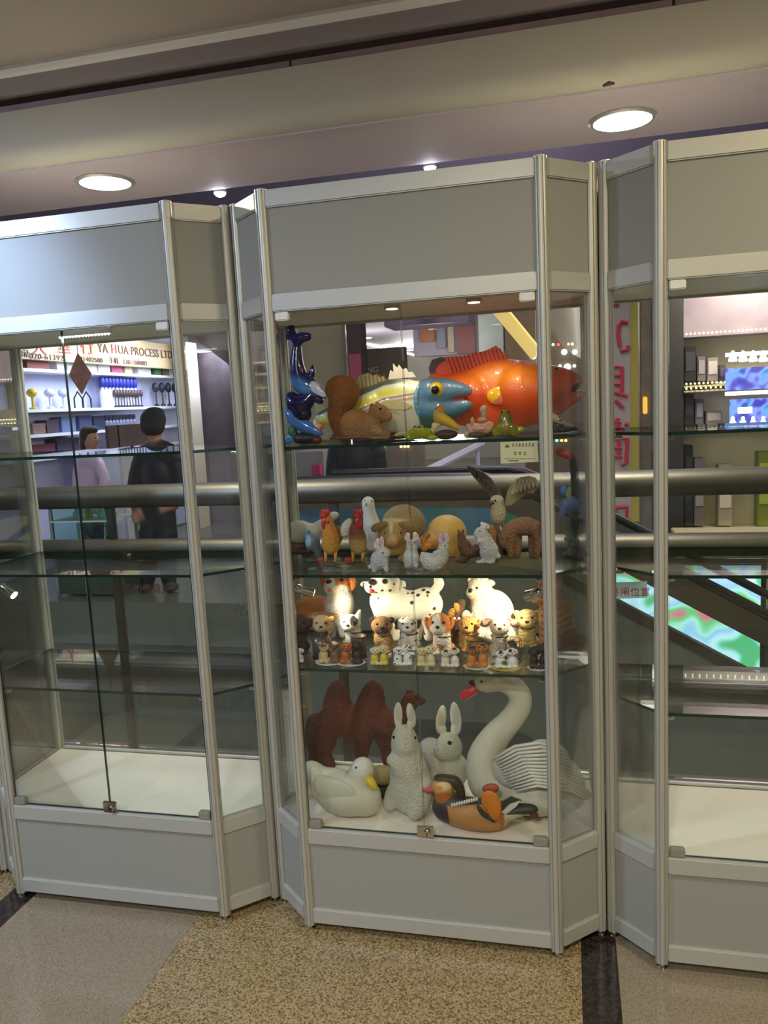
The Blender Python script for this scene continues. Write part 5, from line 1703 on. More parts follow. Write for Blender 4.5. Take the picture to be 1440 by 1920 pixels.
def sign_text(body, px, py, size, m, sq=1.0):
    p = atx(px, py, XL)
    o = lettering(body, size, m, sg, (XL, p[1], p[2]), facing='+x', extrude=.003, squeeze=sq, align='LEFT')
    return o


def capw(x0, x1, y):
    return atx(x1, y, XL)[1] - atx(x0, y, XL)[1]


sign_text('華', 107, 663, .19, RED, 1.25)
sign_text('行', 151, 660, .19, RED, 1.3)
sign_text('大', 60, 661, .17, RED, 1.3)
sign_text('YA', 184, 660, .135, BRN, 1.1)
sign_text('H', 209, 662, .14, RED, 1.15)
sign_text('UA PROCESS LTD', 222, 663, .135, BRN, 1.12)
sign_text('电话', 32, 667, .075, BRN, 1.2)
sign_text('020-61392', 56, 672, .075, BRN, 1.5)
sign_text('81402580', 150, 677, .07, BRN, 1.4)
sign_text('手机', 205, 680, .075, BRN, 1.2)
sign_text('13811588882', 231, 682, .07, BRN, 1.3)

# lit shelves on the wall
SHW = mat('shop_shelf', (226, 228, 232), .4)
shelf_z = []
un = empty('lit_shelving', (XW + .1, 5.9, 0), 'white lit wall shelving inside the shop with the cream sign', 'shelving')
for (yl, yr) in ((690, 705), (766, 762), (815, 797), (858, 832)):
    z = (atx(40, yl, XW + .24)[2] + atx(335, yr, XW + .24)[2]) / 2
    shelf_z.append(z)
    MB().box((XW, 4.2, z - .03), (XW + .24, 8.2, z)).put('shelf_board', SHW, un)
MB().box((XW + .001, 4.2, 0.02), (XW + .02, 8.2, shelf_z[0] - .03)).put('back_panel', mat('lit_back_panel', (196, 200, 232), .5), un)
for y in (5.0, 6.2, 7.4):
    light('AREA', 'shelf_lamp', (XW + .75, y, 2.2), (XW, y, 1.25), 15, (.66, .74, 1.0), .5)
light('AREA', 'sign_lamp', (XW + 1.1, 5.9, 2.5), (XW + .2, 6.0, 2.0), 5, (1, .86, .6), .6)


def shelf_thing(name, px, py, zi, w, h, dep, m, label, cat, group=None, kind='box', X=None, m2=None):
    """something standing on a shop shelf board; it takes its place along the wall from the picture column"""
    X = XW + .16 if X is None else X
    p = atx(px, py, X)
    z = shelf_z[zi] if zi is not None else p[2]
    t = empty(name, (X, p[1], z), label, cat, group)
    if kind == 'box':
        MB().box((X - dep / 2, p[1] - w / 2, z + .0005), (X + dep / 2, p[1] + w / 2, z + h)).put('sleeve', m, t, bevel=.004)
        MB().box((X - dep / 2 - .002, p[1] - w / 2 - .002, z + h * .82), (X + dep / 2 + .002, p[1] + w / 2 + .002, z + h + .003)).put('lid', m2 or m, t)
    elif kind == 'bottle':
        MB().lathe([(w * .40, .0005), (w * .45, h * .1), (w * .45, h * .5), (w * .2, h * .62), (w * .18, h * .7)], (X, p[1], z), 12).put('bottle', m, t, smooth='auto')
        MB().lathe([(w * .30, h * .66), (w * .42, h * .74), (w * .42, h * .93), (w * .25, h)], (X, p[1], z), 12).put('cap', m2 or m, t, smooth='auto')
    elif kind == 'brush':
        MB().lathe([(w * .30, .0005), (w * .30, h * .08), (w * .10, h * .12), (w * .10, h * .6)], (X, p[1], z), 10).put('stand', m, t, smooth='auto')
        MB().ball((X, p[1], z + h * .78), (w * .42, w * .42, h * .22), 10).put('head', m2 or m, t, smooth=True)
    return t


pm = lambda n_, c_: mat(n_, c_, .4)
for i in range(10):
    shelf_thing('capped_bottle', 191 + i * 6.8, 722, 1, .075, .34, .05, pm('white_plastic', (220, 222, 230)), 'white bottle with royal blue cap, upper lit row of the shop shelves', 'bottle', 'blue capped bottles', 'bottle', m2=pm('royal_blue', (40, 48, 150)))
for i in range(10):
    shelf_thing('brush', 216 + i * 5.4, 744, 1, .06, .2, .05, pm('dark_handle', (60, 52, 70)), 'dark brush in the packed row below the blue capped bottles', 'brush', 'dark brushes on the shop shelf', 'brush', X=XW + .21, m2=pm('brown_bristle', (84, 66, 70)))
for i in range(9):
    shelf_thing('lipstick_tube', 199 + i * 6.4, 785, 2, .06, .155, .05, pm('grey_tube', (120, 124, 150)), 'slim grey tube in the middle lit row of the shop shelves', 'tube', 'slim grey tubes', 'bottle', m2=pm('dark_cap', (50, 50, 70)))
for i in range(4):
    shelf_thing('hand_mirror', 292 + i * 12, 735, 1, .10, .30, .05, pm('dark_handle', (60, 52, 70)), 'dark round hand mirror on a stand at the right of the top lit shelf', 'mirror', 'hand mirrors on stands', 'brush', m2=pm('dark_mirror', (44, 44, 60)))
for i in range(6):
    shelf_thing('lipstick_tube', 202 + i * 9, 812, 3, .07, .16, .05, pm('pink_tube', (190, 120, 160)), 'pink tube on the lowest shop shelf beside the dark screens', 'tube', 'pink tubes', 'bottle', m2=pm('dark_cap', (50, 50, 70)))
boxes = [(62, .55, .16, (130, 60, 50), 'dark red carton at the left of the shop top ledge'), (106, .22, .18, (222, 222, 214), 'narrow white carton on the shop top ledge'), (125, .2, .14, (206, 206, 200), 'grey white carton beside the narrow white one'),
         (160, .3, .17, (228, 228, 222), 'wide white carton in the middle of the top ledge'), (186, .24, .16, (226, 226, 222), 'white carton left of the magenta one'), (210, .32, .16, (176, 50, 106), 'magenta carton on the shop top ledge'),
         (232, .16, .15, (216, 200, 150), 'cream carton right of the magenta one'), (262, .4, .16, (222, 222, 218), 'broad white carton near the green one'), (287, .16, .14, (40, 130, 70), 'bright green carton on the shop top ledge'), (302, .2, .12, (70, 76, 72), 'dark grey carton beside the green one')]


def fit_width(px, row, X, w):
    y = atx(px, 740, X)[1]
    g = [abs(atx(q, 740, X)[1] - y) for q in row if q != px]
    return min(w, .92 * min(g))


row = [b_[0] for b_ in boxes]
for (px, w_, h_, c_, lab) in boxes:
    shelf_thing('carton', px, 685, 0, fit_width(px, row, XW + .10, w_), h_, .12, pm('carton_%d_%d_%d' % c_, c_), lab, 'box', 'cartons on the shop top ledge', X=XW + .10)
rest = ((62, 790, 2, .5, .10, (120, 96, 84), 'low brown box at the left of the middle shop shelf'), (88, 785, 2, .3, .13, (70, 60, 70), 'dark box in the middle shop shelf'), (118, 780, 2, .28, .155, (96, 110, 150), 'grey blue picture box on the middle shop shelf'),
        (150, 778, 2, .34, .16, (60, 70, 110), 'dark blue picture box on the middle shop shelf'), (176, 778, 2, .22, .15, (44, 56, 80), 'navy box beside the slim tubes'), (70, 830, 3, .6, .12, (110, 60, 70), 'long dark red box on the lowest shop shelf'), (118, 826, 3, .4, .16, (70, 62, 84), 'purple grey box on the lowest shop shelf'))
for (px, py, zi, w_, h_, c_, lab) in rest:
    shelf_thing('carton', px, py, zi, fit_width(px, [r_[0] for r_ in rest if r_[2] == zi], XW + .10, w_), h_, .12, pm('carton_%d_%d_%d' % c_, c_), lab, 'box', 'boxes on the shop shelves', X=XW + .10)
for (px, c_, lab) in ((62, (206, 180, 40), 'small yellow and red fan on the shop shelf'), (95, (214, 206, 220), 'small white figurine on the shop shelf'), (120, (190, 196, 214), 'glass vase on the shop shelf')):
    shelf_thing('trinket', px, 760, 1, .12, .2, .08, pm('trinket_%d_%d_%d' % c_, c_), lab, 'trinket', None, 'brush')
for i, px in enumerate((148, 158)):
    p = atx(px + i * 6, 762, XW + .2)
    hb = MB().tube([(XW + .2, p[1] - .07, shelf_z[1] + .001), (XW + .2, p[1] - .07, shelf_z[1] + .1), (XW + .2, p[1], shelf_z[1] + .17), (XW + .2, p[1] + .07, shelf_z[1] + .1), (XW + .2, p[1] + .07, shelf_z[1] + .001)], .008, 6).put('headband', BLACK)
    reg(hb, ['black headband loop on the shop shelf, left one', 'black headband loop on the shop shelf, right one'][i], 'headband')
# dark screens on the sales desk
XD = XW + .62
zd = atx(243, 842, XD)[2]
ya, yb_ = atx(202, 840, XD)[1], atx(300, 840, XD)[1]
dk = empty('sales_desk', (XD, (ya + yb_) / 2, 0), 'white sales desk with computer screens inside the shop', 'desk')
MB().box((XD - .16, ya, zd - .03), (XD + .16, yb_, zd)).put('desk_top', SHW, dk)
MB().box((XD + .10, ya + .02, 0), (XD + .13, yb_ - .02, zd - .03)).put('front_panel', mat('desk_front', (206, 206, 212), .5), dk)
for yy in (ya + .03, yb_ - .03):
    MB().box((XD - .14, yy - .02, 0), (XD + .10, yy + .02, zd - .03)).put('side_panel', SHW, dk)
for (px, w_, lab) in ((250, .62, 'wide dark computer screen on the shop sales desk'), (212, .2, 'small dark red screen left of the wide one')):
    p = atx(px, 825, XD)
    t = empty('computer_screen', (XD, p[1], zd), lab, 'screen')
    MB().box((XD - .08, p[1] - .1, zd + .0005), (XD + .04, p[1] + .1, zd + .014)).put('foot', BLACK, t)
    MB().box((XD - .03, p[1] - .02, zd + .014), (XD - .015, p[1] + .02, zd + .08)).put('stem', BLACK, t)
    MB().box((XD - .015, p[1] - w_ / 2, zd + .03), (XD + .015, p[1] + w_ / 2, zd + .26)).put('panel', mat('screen_back', (66, 52, 48), .4), t)

# diamond hanging sign
p = aty(150, 702, 3.75)
dm = MB().slab([p + np.array([0, 0, .17]), p + np.array([.105, 0, .0]), p + np.array([.0, 0, -.16]), p + np.array([-.10, 0, .0])], (0, .008, 0)).put('hanging_sign', mat('diamond_paper', (156, 112, 94), .5, 0, .6, 18))
reg(dm, 'diamond shaped reddish brown paper sign hanging in front of the shop', 'sign')
MB().tube([p + np.array([0, 0, .17]), p + np.array([0, 0, 2.75 - p[2]])], .003, 5).put('cord', BLACK, dm)

# glass counter in front of the shop
ca, cb = aty(92, 940, 3.72), aty(214, 1022, 3.72)
t = empty('glass_counter', ((ca[0] + cb[0]) / 2, 3.9, 0), 'green tinted glass sales counter in front of the shop', 'counter')
GT = mat('counter_frame', (150, 160, 156), .3, .6)
GRG = glass('green_counter_glass', (.72, .92, .84), .8)
for x in (ca[0], (ca[0] + cb[0]) / 2, cb[0]):
    for y in (3.72, 4.08):
        MB().box((x - .012, y - .012, 0), (x + .012, y + .012, ca[2])).put('frame_post', GT, t)
for z in (ca[2], (ca[2] + cb[2]) / 2 + .02, cb[2] - .02):
    MB().box((ca[0] - .02, 3.70, z - .012), (cb[0] + .02, 4.10, z)).put('shelf', mat('counter_shelf', (196, 206, 204), .3), t)
MB().box((ca[0], 3.716, cb[2]), (cb[0], 3.722, ca[2] - .012)).put('front_glass', GRG, t)
MB().box((ca[0], 3.72, 0.02), (cb[0], 4.08, cb[2] - .04)).put('plinth', mat('counter_plinth', (52, 70, 56), .5), t)
for i in range(7):
    x = ca[0] + .12 + i * (cb[0] - ca[0] - .2) / 6.2
    zz = cb[2] - .02 if i % 2 else (ca[2] + cb[2]) / 2 + .02
    bx_ = MB().lathe([(.03, .001), (.034, .04 + .008 * (i % 3)), (.013, .056 + .008 * (i % 3)), (.016, .07 + .008 * (i % 3))], (x, 3.9, zz), 14).put('jar', pm('jar_%d' % (i % 4), [(206, 206, 216), (60, 90, 70), (190, 180, 60), (90, 84, 100)][i % 4]), smooth='auto')
    reg(bx_, ['white jar at the left of the upper counter shelf', 'dark green jar at the left of the lower counter shelf', 'yellow jar on the upper counter shelf next to the left white jar', 'grey jar in the middle of the lower counter shelf', 'white jar towards the right of the upper counter shelf', 'dark green jar at the right of the lower counter shelf', 'yellow jar at the right end of the upper counter shelf'][i], 'jar', 'jars in the glass counter')

# ------------------------------------------------------------------ people at the shop
SKIN = (176, 128, 104)
f = Fig('person', 3.92, 0.0, 292, 'person with short black hair and black jacket seen from behind at the shop', 'person', 'people at the far shops', 2.2, 10)
JK = (26, 25, 27)
f.part('body', [f.E(287, 795, 19, 26, SKIN, 21), f.C(290, 815, 10, 294, 838, 12, SKIN), f.T([(268, 850, 15), (296, 842, 17), (328, 852, 16)], JK), f.E(298, 890, 37, 48, JK, 24), f.E(296, 950, 34, 42, JK, 24), f.T([(266, 856, 15), (254, 905, 13), (256, 945, 10, -12)], JK), f.E(256, 956, 7, 11, SKIN, 6, 0, -14),
                f.T([(330, 858, 15), (338, 905, 13), (326, 940, 10, -14)], JK), f.E(320, 946, 10, 6, SKIN, 6, 0, -18)] + [f.C(254 + k * 3.4 - 5, 962, 2.4, 254 + k * 3.4 - 5, 972 - abs(k - 1.5), 2.0, SKIN, -15) for k in range(4)] + [f.C(262, 956, 2.6, 267, 964, 2.2, SKIN, -18)] +
       [f.C(312, 941 + k * 3.2, 2.2, 304, 944 + k * 3.2, 1.9, SKIN, -22) for k in range(4)] + [f.C(316, 940, 2.4, 310, 934, 2.1, SKIN, -20),
        f.T([(282, 975, 20), (278, 1040, 16), (276, 1085, 12)], (32, 31, 36)), f.T([(310, 975, 20), (314, 1040, 16), (316, 1085, 12)], (32, 31, 36)), f.E(272, 1094, 12, 7, (20, 20, 20), 18, 0, -6), f.E(320, 1094, 12, 7, (20, 20, 20), 18, 0, -6)], RESIN, k=8)
f.part('hair', [f.E(287, 786, 23, 20, (24, 21, 21), 24), f.E(286, 800, 22, 17, (24, 21, 21), 21, 0, -5), f.E(290, 772, 16, 8, (26, 23, 23), 18)], FUR, k=6)
f.done()

f = Fig('person', float(atx(172, 880, -3.98)[1]), 0.0, 172, 'person in a pale pink sweater facing right behind the shop counter', 'person', 'people at the far shops', 1.8, 8)
PKS = (196, 172, 192)
f.part('body', [f.E(170, 820, 13, 18, SKIN, 14), f.E(182, 822, 4, 4, SKIN, 4), f.C(168, 834, 7, 166, 848, 8, SKIN), f.T([(150, 860, 11), (166, 854, 13), (184, 862, 11)], PKS), f.E(168, 890, 24, 36, PKS, 17), f.E(168, 930, 24, 28, PKS, 18), f.T([(186, 866, 10, -6), (196, 890, 8, -16), (188, 906, 7, -24), (178, 912, 6, -28)], PKS), f.E(172, 914, 6, 5, SKIN, 5, 0, -30),
                f.T([(148, 866, 10, -4), (144, 895, 8, -10), (156, 915, 7, -22)], PKS), f.E(163, 918, 6, 5, SKIN, 5, 0, -26)] + [f.C(167 - k * .5, 911 + k * 2.4, 1.5, 160 - k * .4, 912 + k * 2.4, 1.3, SKIN, -33) for k in range(4)] + [f.C(170, 909, 1.6, 166, 905, 1.3, SKIN, -32)] + [f.C(168 + k * .5, 914 + k * 2.4, 1.5, 174 + k * .4, 916 + k * 2.2, 1.3, SKIN, -29) for k in range(4)] + [f.C(164, 913, 1.6, 168, 909, 1.3, SKIN, -29),
        f.T([(160, 945, 14), (158, 990, 11), (157, 1030, 8)], (60, 60, 80)), f.T([(178, 945, 14), (180, 990, 11), (181, 1030, 8)], (60, 60, 80)), f.E(160, 1036, 9, 5, (40, 36, 36), 12), f.E(184, 1036, 9, 5, (40, 36, 36), 12)], RESIN, k=5)
f.part('hair', [f.E(164, 814, 14, 16, (48, 38, 38), 16), f.E(158, 830, 8, 14, (48, 38, 38), 10), f.E(170, 805, 13, 7, (48, 38, 38), 14)], FUR, k=5)
f.eye(178, 818, 1.3)
f.done()

f = Fig('person', 4.8, 0.0, 668, 'person in a long black coat standing beyond the escalator, partly hidden', 'person', 'people at the far shops', 2.4, 10)
f.part('body', [f.E(668, 766, 15, 21, SKIN, 17), f.C(668, 782, 9, 668, 800, 10, SKIN), f.T([(636, 822, 15), (668, 812, 16), (700, 822, 15)], JK), f.E(668, 860, 40, 50, (18, 18, 24), 26), f.E(668, 930, 42, 60, (18, 18, 24), 28), f.T([(632, 828, 14), (624, 880, 12), (630, 920, 9, -10)], (18, 18, 24)), f.T([(704, 828, 14), (712, 880, 12), (706, 920, 9, -10)], (18, 18, 24)), f.E(632, 930, 6, 9, SKIN, 5, 0, -12), f.E(704, 930, 6, 9, SKIN, 5, 0, -12)] +
       [f.C(627 + k * 3.2, 936, 2, 627 + k * 3.2, 944 - abs(k - 1.5), 1.7, SKIN, -12) for k in range(4)] + [f.C(638, 931, 2.1, 642, 938, 1.8, SKIN, -15)] + [f.C(699 + k * 3.2, 936, 2, 699 + k * 3.2, 944 - abs(k - 1.5), 1.7, SKIN, -12) for k in range(4)] + [f.C(698, 931, 2.1, 694, 938, 1.8, SKIN, -15),
        f.T([(654, 970, 16), (652, 1040, 11)], (22, 22, 26)), f.T([(684, 970, 16), (686, 1040, 11)], (22, 22, 26)), f.E(650, 1048, 10, 6, (20, 20, 20), 15, 0, -5), f.E(688, 1048, 10, 6, (20, 20, 20), 15, 0, -5)], RESIN, k=8)
f.part('hair', [f.E(668, 758, 18, 17, (24, 21, 21), 20), f.E(668, 772, 17, 14, (24, 21, 21), 17, 0, 6)], FUR, k=6)
f.eye(662, 766, 1.4)
f.eye(674, 766, 1.4)
f.done()

# ------------------------------------------------------------------ middle background


def far_panel(name, x0, y0, x1, y1, Y, m, label, cat, depth=.06, floor_=False, kind=None):
    p, q = aty(x0, y0, Y), aty(x1, y1, Y)
    zlo = 0.0 if floor_ else min(p[2], q[2])
    o = MB().box((p[0], Y, zlo), (q[0], Y + depth, max(p[2], q[2]))).put(name, m, None, bevel=.006)
    return reg(o, label, cat, kind='thing') if cat else reg(o, kind=kind)


p, q = aty(358, 700, 7.66), aty(460, 700, 7.66)
struct('wall_corridor', MB().box((p[0], 7.66, 0), (q[0], 7.76, 2.75)), mat('corridor_wall', (110, 100, 96), .6, 0, .1, 3))
mott = mat('mottled_print', (50, 38, 40), .5, 0, .95, 7)
far_panel('mural', 366, 662, 446, 832, 7.595, mott, 'large dark mottled brown mural on the far corridor wall', 'mural')
far_panel('column', 346, 640, 360, 800, 7.2, mat('column_white', (206, 196, 176), .5), 'narrow cream column at the end of the shop with the sign', 'column', .3, True)
ev = empty('lit_display_case', (*aty(490, 800, 7.4)[:2], 0), 'narrow display case with warm lit shelves seen between the left posts', 'display case')
xa_, xb_ = aty(474, 740, 7.4)[0], aty(512, 740, 7.4)[0]
for k_, yy in enumerate((702, 728, 758, 767, 794)):
    z_ = aty(492, yy, 7.4)[2]
    MB().box((xa_, 7.4, z_), (xb_, 7.66, z_ + .02)).put('lit_shelf', emis('warm_shelf', (255, 226, 160), 1.3), ev)
    if k_ in (1, 2, 4):
        for i in range(6):
            hh = .06 + .02 * k_
            xx = xa_ + .03 + i * (xb_ - xa_ - .06) / 5
            g = MB().lathe([(.010, .0), (.013, hh * .3), (.006, hh * .7), (.011, hh)], (xx, 7.47, z_ + .0205), 8).put('glass_trinket', mat('gold_glass', (220, 190, 110), .2, .3), smooth='auto')
            reg(g, 'small golden trinket on the %s of the warm lit shelves' % ('upper row', 'middle row', '', 'bottom row')[k_ - 1], 'trinket', 'golden trinkets in the lit case')
zq = aty(512, 640, 7.72)[2]
MB().box((xa_, 7.66, 0), (xb_, 7.70, zq)).put('back_panel', mat('case_back', (96, 90, 80), .5), ev)
p = aty(482, 690, 7.35)
lettering('EA', .16, emis('white_letters', (206, 206, 196), .5), ev, (p[0] + .06, 7.655, p[2]), extrude=.004)

far_panel('partition', 558, 612, 650, 740, 8.2, mat('pale_partition', (186, 180, 150), .5), 'pale cream partition at the left of the far corridor', 'partition', .1, True)
col_ = far_panel('column', 648, 600, 681, 730, 7.6, mat('brown_column', (70, 54, 58), .5), 'dark brown square column beyond the blue dolphin', 'column', .3, True)
far_panel('poster', 653, 664, 679, 724, 7.55, mat('magenta_poster', (150, 70, 92), .6), 'magenta poster on the dark brown column', 'poster', .02)
far_panel('partition', 680, 655, 765, 760, 8.8, mat('brown_partition', (104, 96, 80), .5), 'brownish shopfront behind the striped fish', 'partition', .1, True)
p = aty(688, 699, 8.75)
so = lettering('SONG', .11, mat('cream_letters', (206, 200, 180), .5), None, (p[0], 8.78, p[2]), extrude=.004, name='shop_lettering')
reg(so, 'small cream letters on the brownish far shopfront', 'sign')
# cove light and downlights in the far ceiling
p, q = atz(681, 642, 2.74), atz(792, 668, 2.74)
cv = MB().hexa([(p[0], p[1] - .12, 2.70), (q[0], q[1] - .12, 2.70), (q[0], q[1] + .12, 2.70), (p[0], p[1] + .12, 2.70), (p[0], p[1] - .12, 2.745), (q[0], q[1] - .12, 2.745), (q[0], q[1] + .12, 2.745), (p[0], p[1] + .12, 2.745)]).put('strip_light', emis('cove_tube', (255, 246, 220), 4))
reg(cv, 'long white strip light on the far corridor ceiling', 'lamp')
for (x, y, lab) in ((684, 634, 'far ceiling downlight left of the strip light'), (728, 647, 'far ceiling downlight above the strip light'), (765, 657, 'far ceiling downlight at the right end of the strip light')):
    b_ = atz(x, y, 2.745)
    dl = MB().lathe([(.13, 0), (.13, -.01), (.1, -.012)], (b_[0], b_[1], 2.748), 20).put('far_downlight', emis('far_lamp', (255, 246, 226), 3))
    reg(dl, lab, 'lamp', 'far ceiling downlights')
p, q = aty(776, 662, 7.05), aty(952, 662, 7.05)
struct('wall_gallery', MB().box((p[0], 7.05, aty(860, 664, 7.05)[2]), (q[0], 7.15, 2.75)), mat('gallery_wall', (140, 130, 146), .6, 0, .1, 3))
p, q = aty(720, 606, 6.2), aty(880, 606, 6.2)
reg(MB().box((p[0], 6.2, p[2] - .04), (q[0], 6.7, 2.75)).put('beam', mat('purple_beam', (96, 84, 108), .6), bevel=.006), 'purple grey ceiling beam across the far corridor', 'beam', kind='thing')
for (x0, x1, y0, y1, c_, lab) in ((786, 815, 596, 640, (140, 84, 58), 'orange brown picture panel high on the far wall'), (818, 836, 596, 652, (112, 108, 124), 'grey picture panel high on the far wall'), (838, 852, 594, 660, (150, 140, 120), 'narrow beige panel high on the far wall'), (855, 892, 592, 662, (112, 60, 60), 'dark red panel high on the far wall'), (896, 946, 590, 690, (176, 186, 182), 'pale blue grey panel high on the far wall')):
    far_panel('picture_panel', x0, y0, x1, y1, 7.0, mat('panel_%d_%d_%d' % c_, c_, .5, 0, .25, 6), lab, 'panel', .05)
far_panel('partition', 945, 580, 1110, 760, 6.6, mat('brown_partition2', (96, 80, 62), .5), 'brown shopfront behind the red fish', 'partition', .1, True)
p, q = aty(925, 570, 2.3), aty(1003, 665, 5.4)
dg = MB().tube([aty(920, 560, 5.2), aty(1004, 662, 5.6)], .08, 4).put('glow_beam', emis('yellow_beam_glow', (206, 180, 110), .55))  # the light on this beam is put in as its own glow
reg(dg, 'slanting ceiling beam, yellowish light put in as glow, above the red fish', 'beam')
for i, (x, y, c_) in enumerate(((987, 650, (150, 255, 150)), (1037, 646, (150, 255, 160)), (1047, 646, (255, 60, 70)), (1066, 645, (255, 120, 100)), (1073, 645, (150, 255, 180)), (1044, 826, (120, 255, 190)), (1053, 826, (255, 170, 90)), (1061, 826, (255, 220, 90)), (718, 839, (90, 255, 130)), (752, 837, (255, 220, 130)), (759, 837, (255, 210, 120)), (765, 837, (255, 220, 130)))):
    b_ = aty(x, y, 6.59 if x > 900 else 5.99)
    fl = MB().ball(b_, .014, 8).put('fairy_light', emis('fairy_%d' % i, c_, 4), smooth=True)
    reg(fl, ['green fairy light left of the post', 'green fairy light at the left of the row beyond the red fish', 'red fairy light beyond the red fish', 'small pink fairy light beyond the red fish', 'green fairy light at the right of the row beyond the red fish',
             'green light just under the top shelf at the right', 'orange light just under the top shelf at the right', 'yellow light just under the top shelf at the right', 'green light below the squirrel', 'first yellow light below the flat frog', 'second yellow light below the flat frog', 'third yellow light below the flat frog'][i], 'fairy light', 'coloured fairy lights')
for i, (x, y, r_) in enumerate(((1058, 660, .03), (1078, 660, .026), (1050, 686, .014), (1064, 688, .034), (1077, 686, .016), (1000, 668, .03))):
    b_ = aty(x, y, 6.6 - r_ * .8)
    fl = MB().ball(b_, r_, 12).put('shop_bulb', emis('white_bulb', (236, 246, 255), 5), smooth=True)
    reg(fl, 'bright white bulb in the shop beyond the red fish', 'lamp', 'white bulbs beyond the red fish')
far_panel('cabinet', 548, 848, 612, 960, 5.4, mat('far_cabinet', (150, 146, 146), .5), 'pale grey cupboard beyond the landing below the dolphins', 'cabinet', .4, True)
far_panel('bag', 584, 872, 600, 892, 5.305, mat('pink_bag', (190, 60, 110), .6), 'pink bag in front of the pale grey cupboard', 'bag', .1, False)
far_panel('partition', 713, 832, 800, 960, 6.0, mat('grey_front', (126, 116, 110), .5, 0, .2, 5), 'grey shopfront base right of the black coat', 'partition', .1, True)
sl = MB().tube([aty(800, 884, 4.2), aty(905, 832, 4.6)], .035, 8).put('ramp_rail', mat('lilac_white', (186, 178, 196), .4), smooth='auto')
for xx in (aty(812, 878, 4.24), aty(895, 837, 4.56)):
    MB().tube([(xx[0], xx[1], 0), xx], .018, 8).put('rail_post', mat('lilac_white', (186, 178, 196), .4), sl)
reg(sl, 'slanting pale lilac handrail beyond the escalator', 'railing')
far_panel('column', 936, 835, 985, 960, 5.6, mat('lilac_column', (140, 130, 146), .5), 'pale lilac column beside the price card', 'column', .3, True)
light('POINT', 'corridor_fill', (-1.0, 6.3, 2.3), (-1.2, 8.0, 0.8), 60, (1, .93, .86), .8)  # unseen fill lights added to brighten the far corridor and its ceiling
light('POINT', 'corridor_fill', (0.8, 5.2, 2.3), (0.6, 6.8, .8), 45, (1, .9, .75), .6)
light('AREA', 'atrium_lamp', (0.0, 2.6, 4.6), (0, 2.4, 0), 70, (.9, .84, 1.0), 1.2)
light('POINT', 'corridor_fill', (-3.0, 11.5, 2.3), (-3.0, 12.5, 0), 80, (1, .95, .9), 1.0)
light('POINT', 'corridor_fill', (-3.0, 15.5, 2.3), (-3.0, 16, 0), 120, (1, .96, .92), .3)
light('AREA', 'lower_floor_lamp', (0.5, 2.2, -1.6), (0.5, 2.0, -4.2), 45, (.9, 1, .85), 1.0)

# ------------------------------------------------------------------ right background: banner, stone pier, lit shop
t0, t1 = aty(1150, 560, 4.0), aty(1197, 978, 4.0)
bn = empty('banner', ((t0[0] + t1[0]) / 2, 4.0, t1[2]), 'hanging yellow vertical banner with red outlined characters', 'banner')
x0, x1 = aty(1120, 700, 4.0)[0], aty(1197, 700, 4.0)[0]
MB().box((x0, 4.0, t1[2]), (x1, 4.015, 2.75)).put('cloth', mat('banner_yellow', (164, 146, 62), .8, 0, .08, 8), bn)
MB().box((x0, 3.996, t1[2] + .03), (aty(1181, 700, 4.0)[0], 4.0, 2.74)).put('print_panel', mat('banner_grey', (166, 150, 140), .8, 0, .05, 8), bn)
RI = mat('banner_red', (176, 44, 62), .7)


def stroke(pts):
    MB().tube([aty(x, y, 3.994) for x, y in pts], .017, 6).put('character_stroke', RI, bn)


for st in (((1150, 572), (1160, 570)), ((1177, 605), (1166, 603), (1160, 612), (1159, 628), (1162, 650)), ((1163, 658), (1176, 656), (1178, 648)),
           ((1150, 688), (1166, 688), (1165, 742)), ((1150, 704), (1164, 704)), ((1150, 720), (1164, 720)), ((1152, 736), (1176, 742)), ((1154, 750), (1168, 764)),
           ((1150, 790), (1164, 792)), ((1158, 784), (1158, 802)), ((1172, 794), (1178, 797)), ((1150, 822), (1176, 822), (1174, 868), (1164, 872)), ((1152, 840), (1166, 840)), ((1152, 856), (1166, 856)), ((1160, 812), (1160, 860)),
           ((1154, 952), (1176, 950), (1175, 974), (1154, 976), (1154, 952))):
    stroke(st)
pier = far_panel('column', 1199, 540, 1222, 985, 4.3, mat('stone_pier', (112, 100, 96), .7, 0, .5, 12, .8, 20), 'mottled grey stone pier right of the yellow banner', 'column', .3, True)
far_panel('lantern', 1206, 744, 1214, 776, 4.25, emis('lantern_glow', (230, 180, 70), .8), 'small yellow glowing lantern on the stone pier', 'lamp', .05)
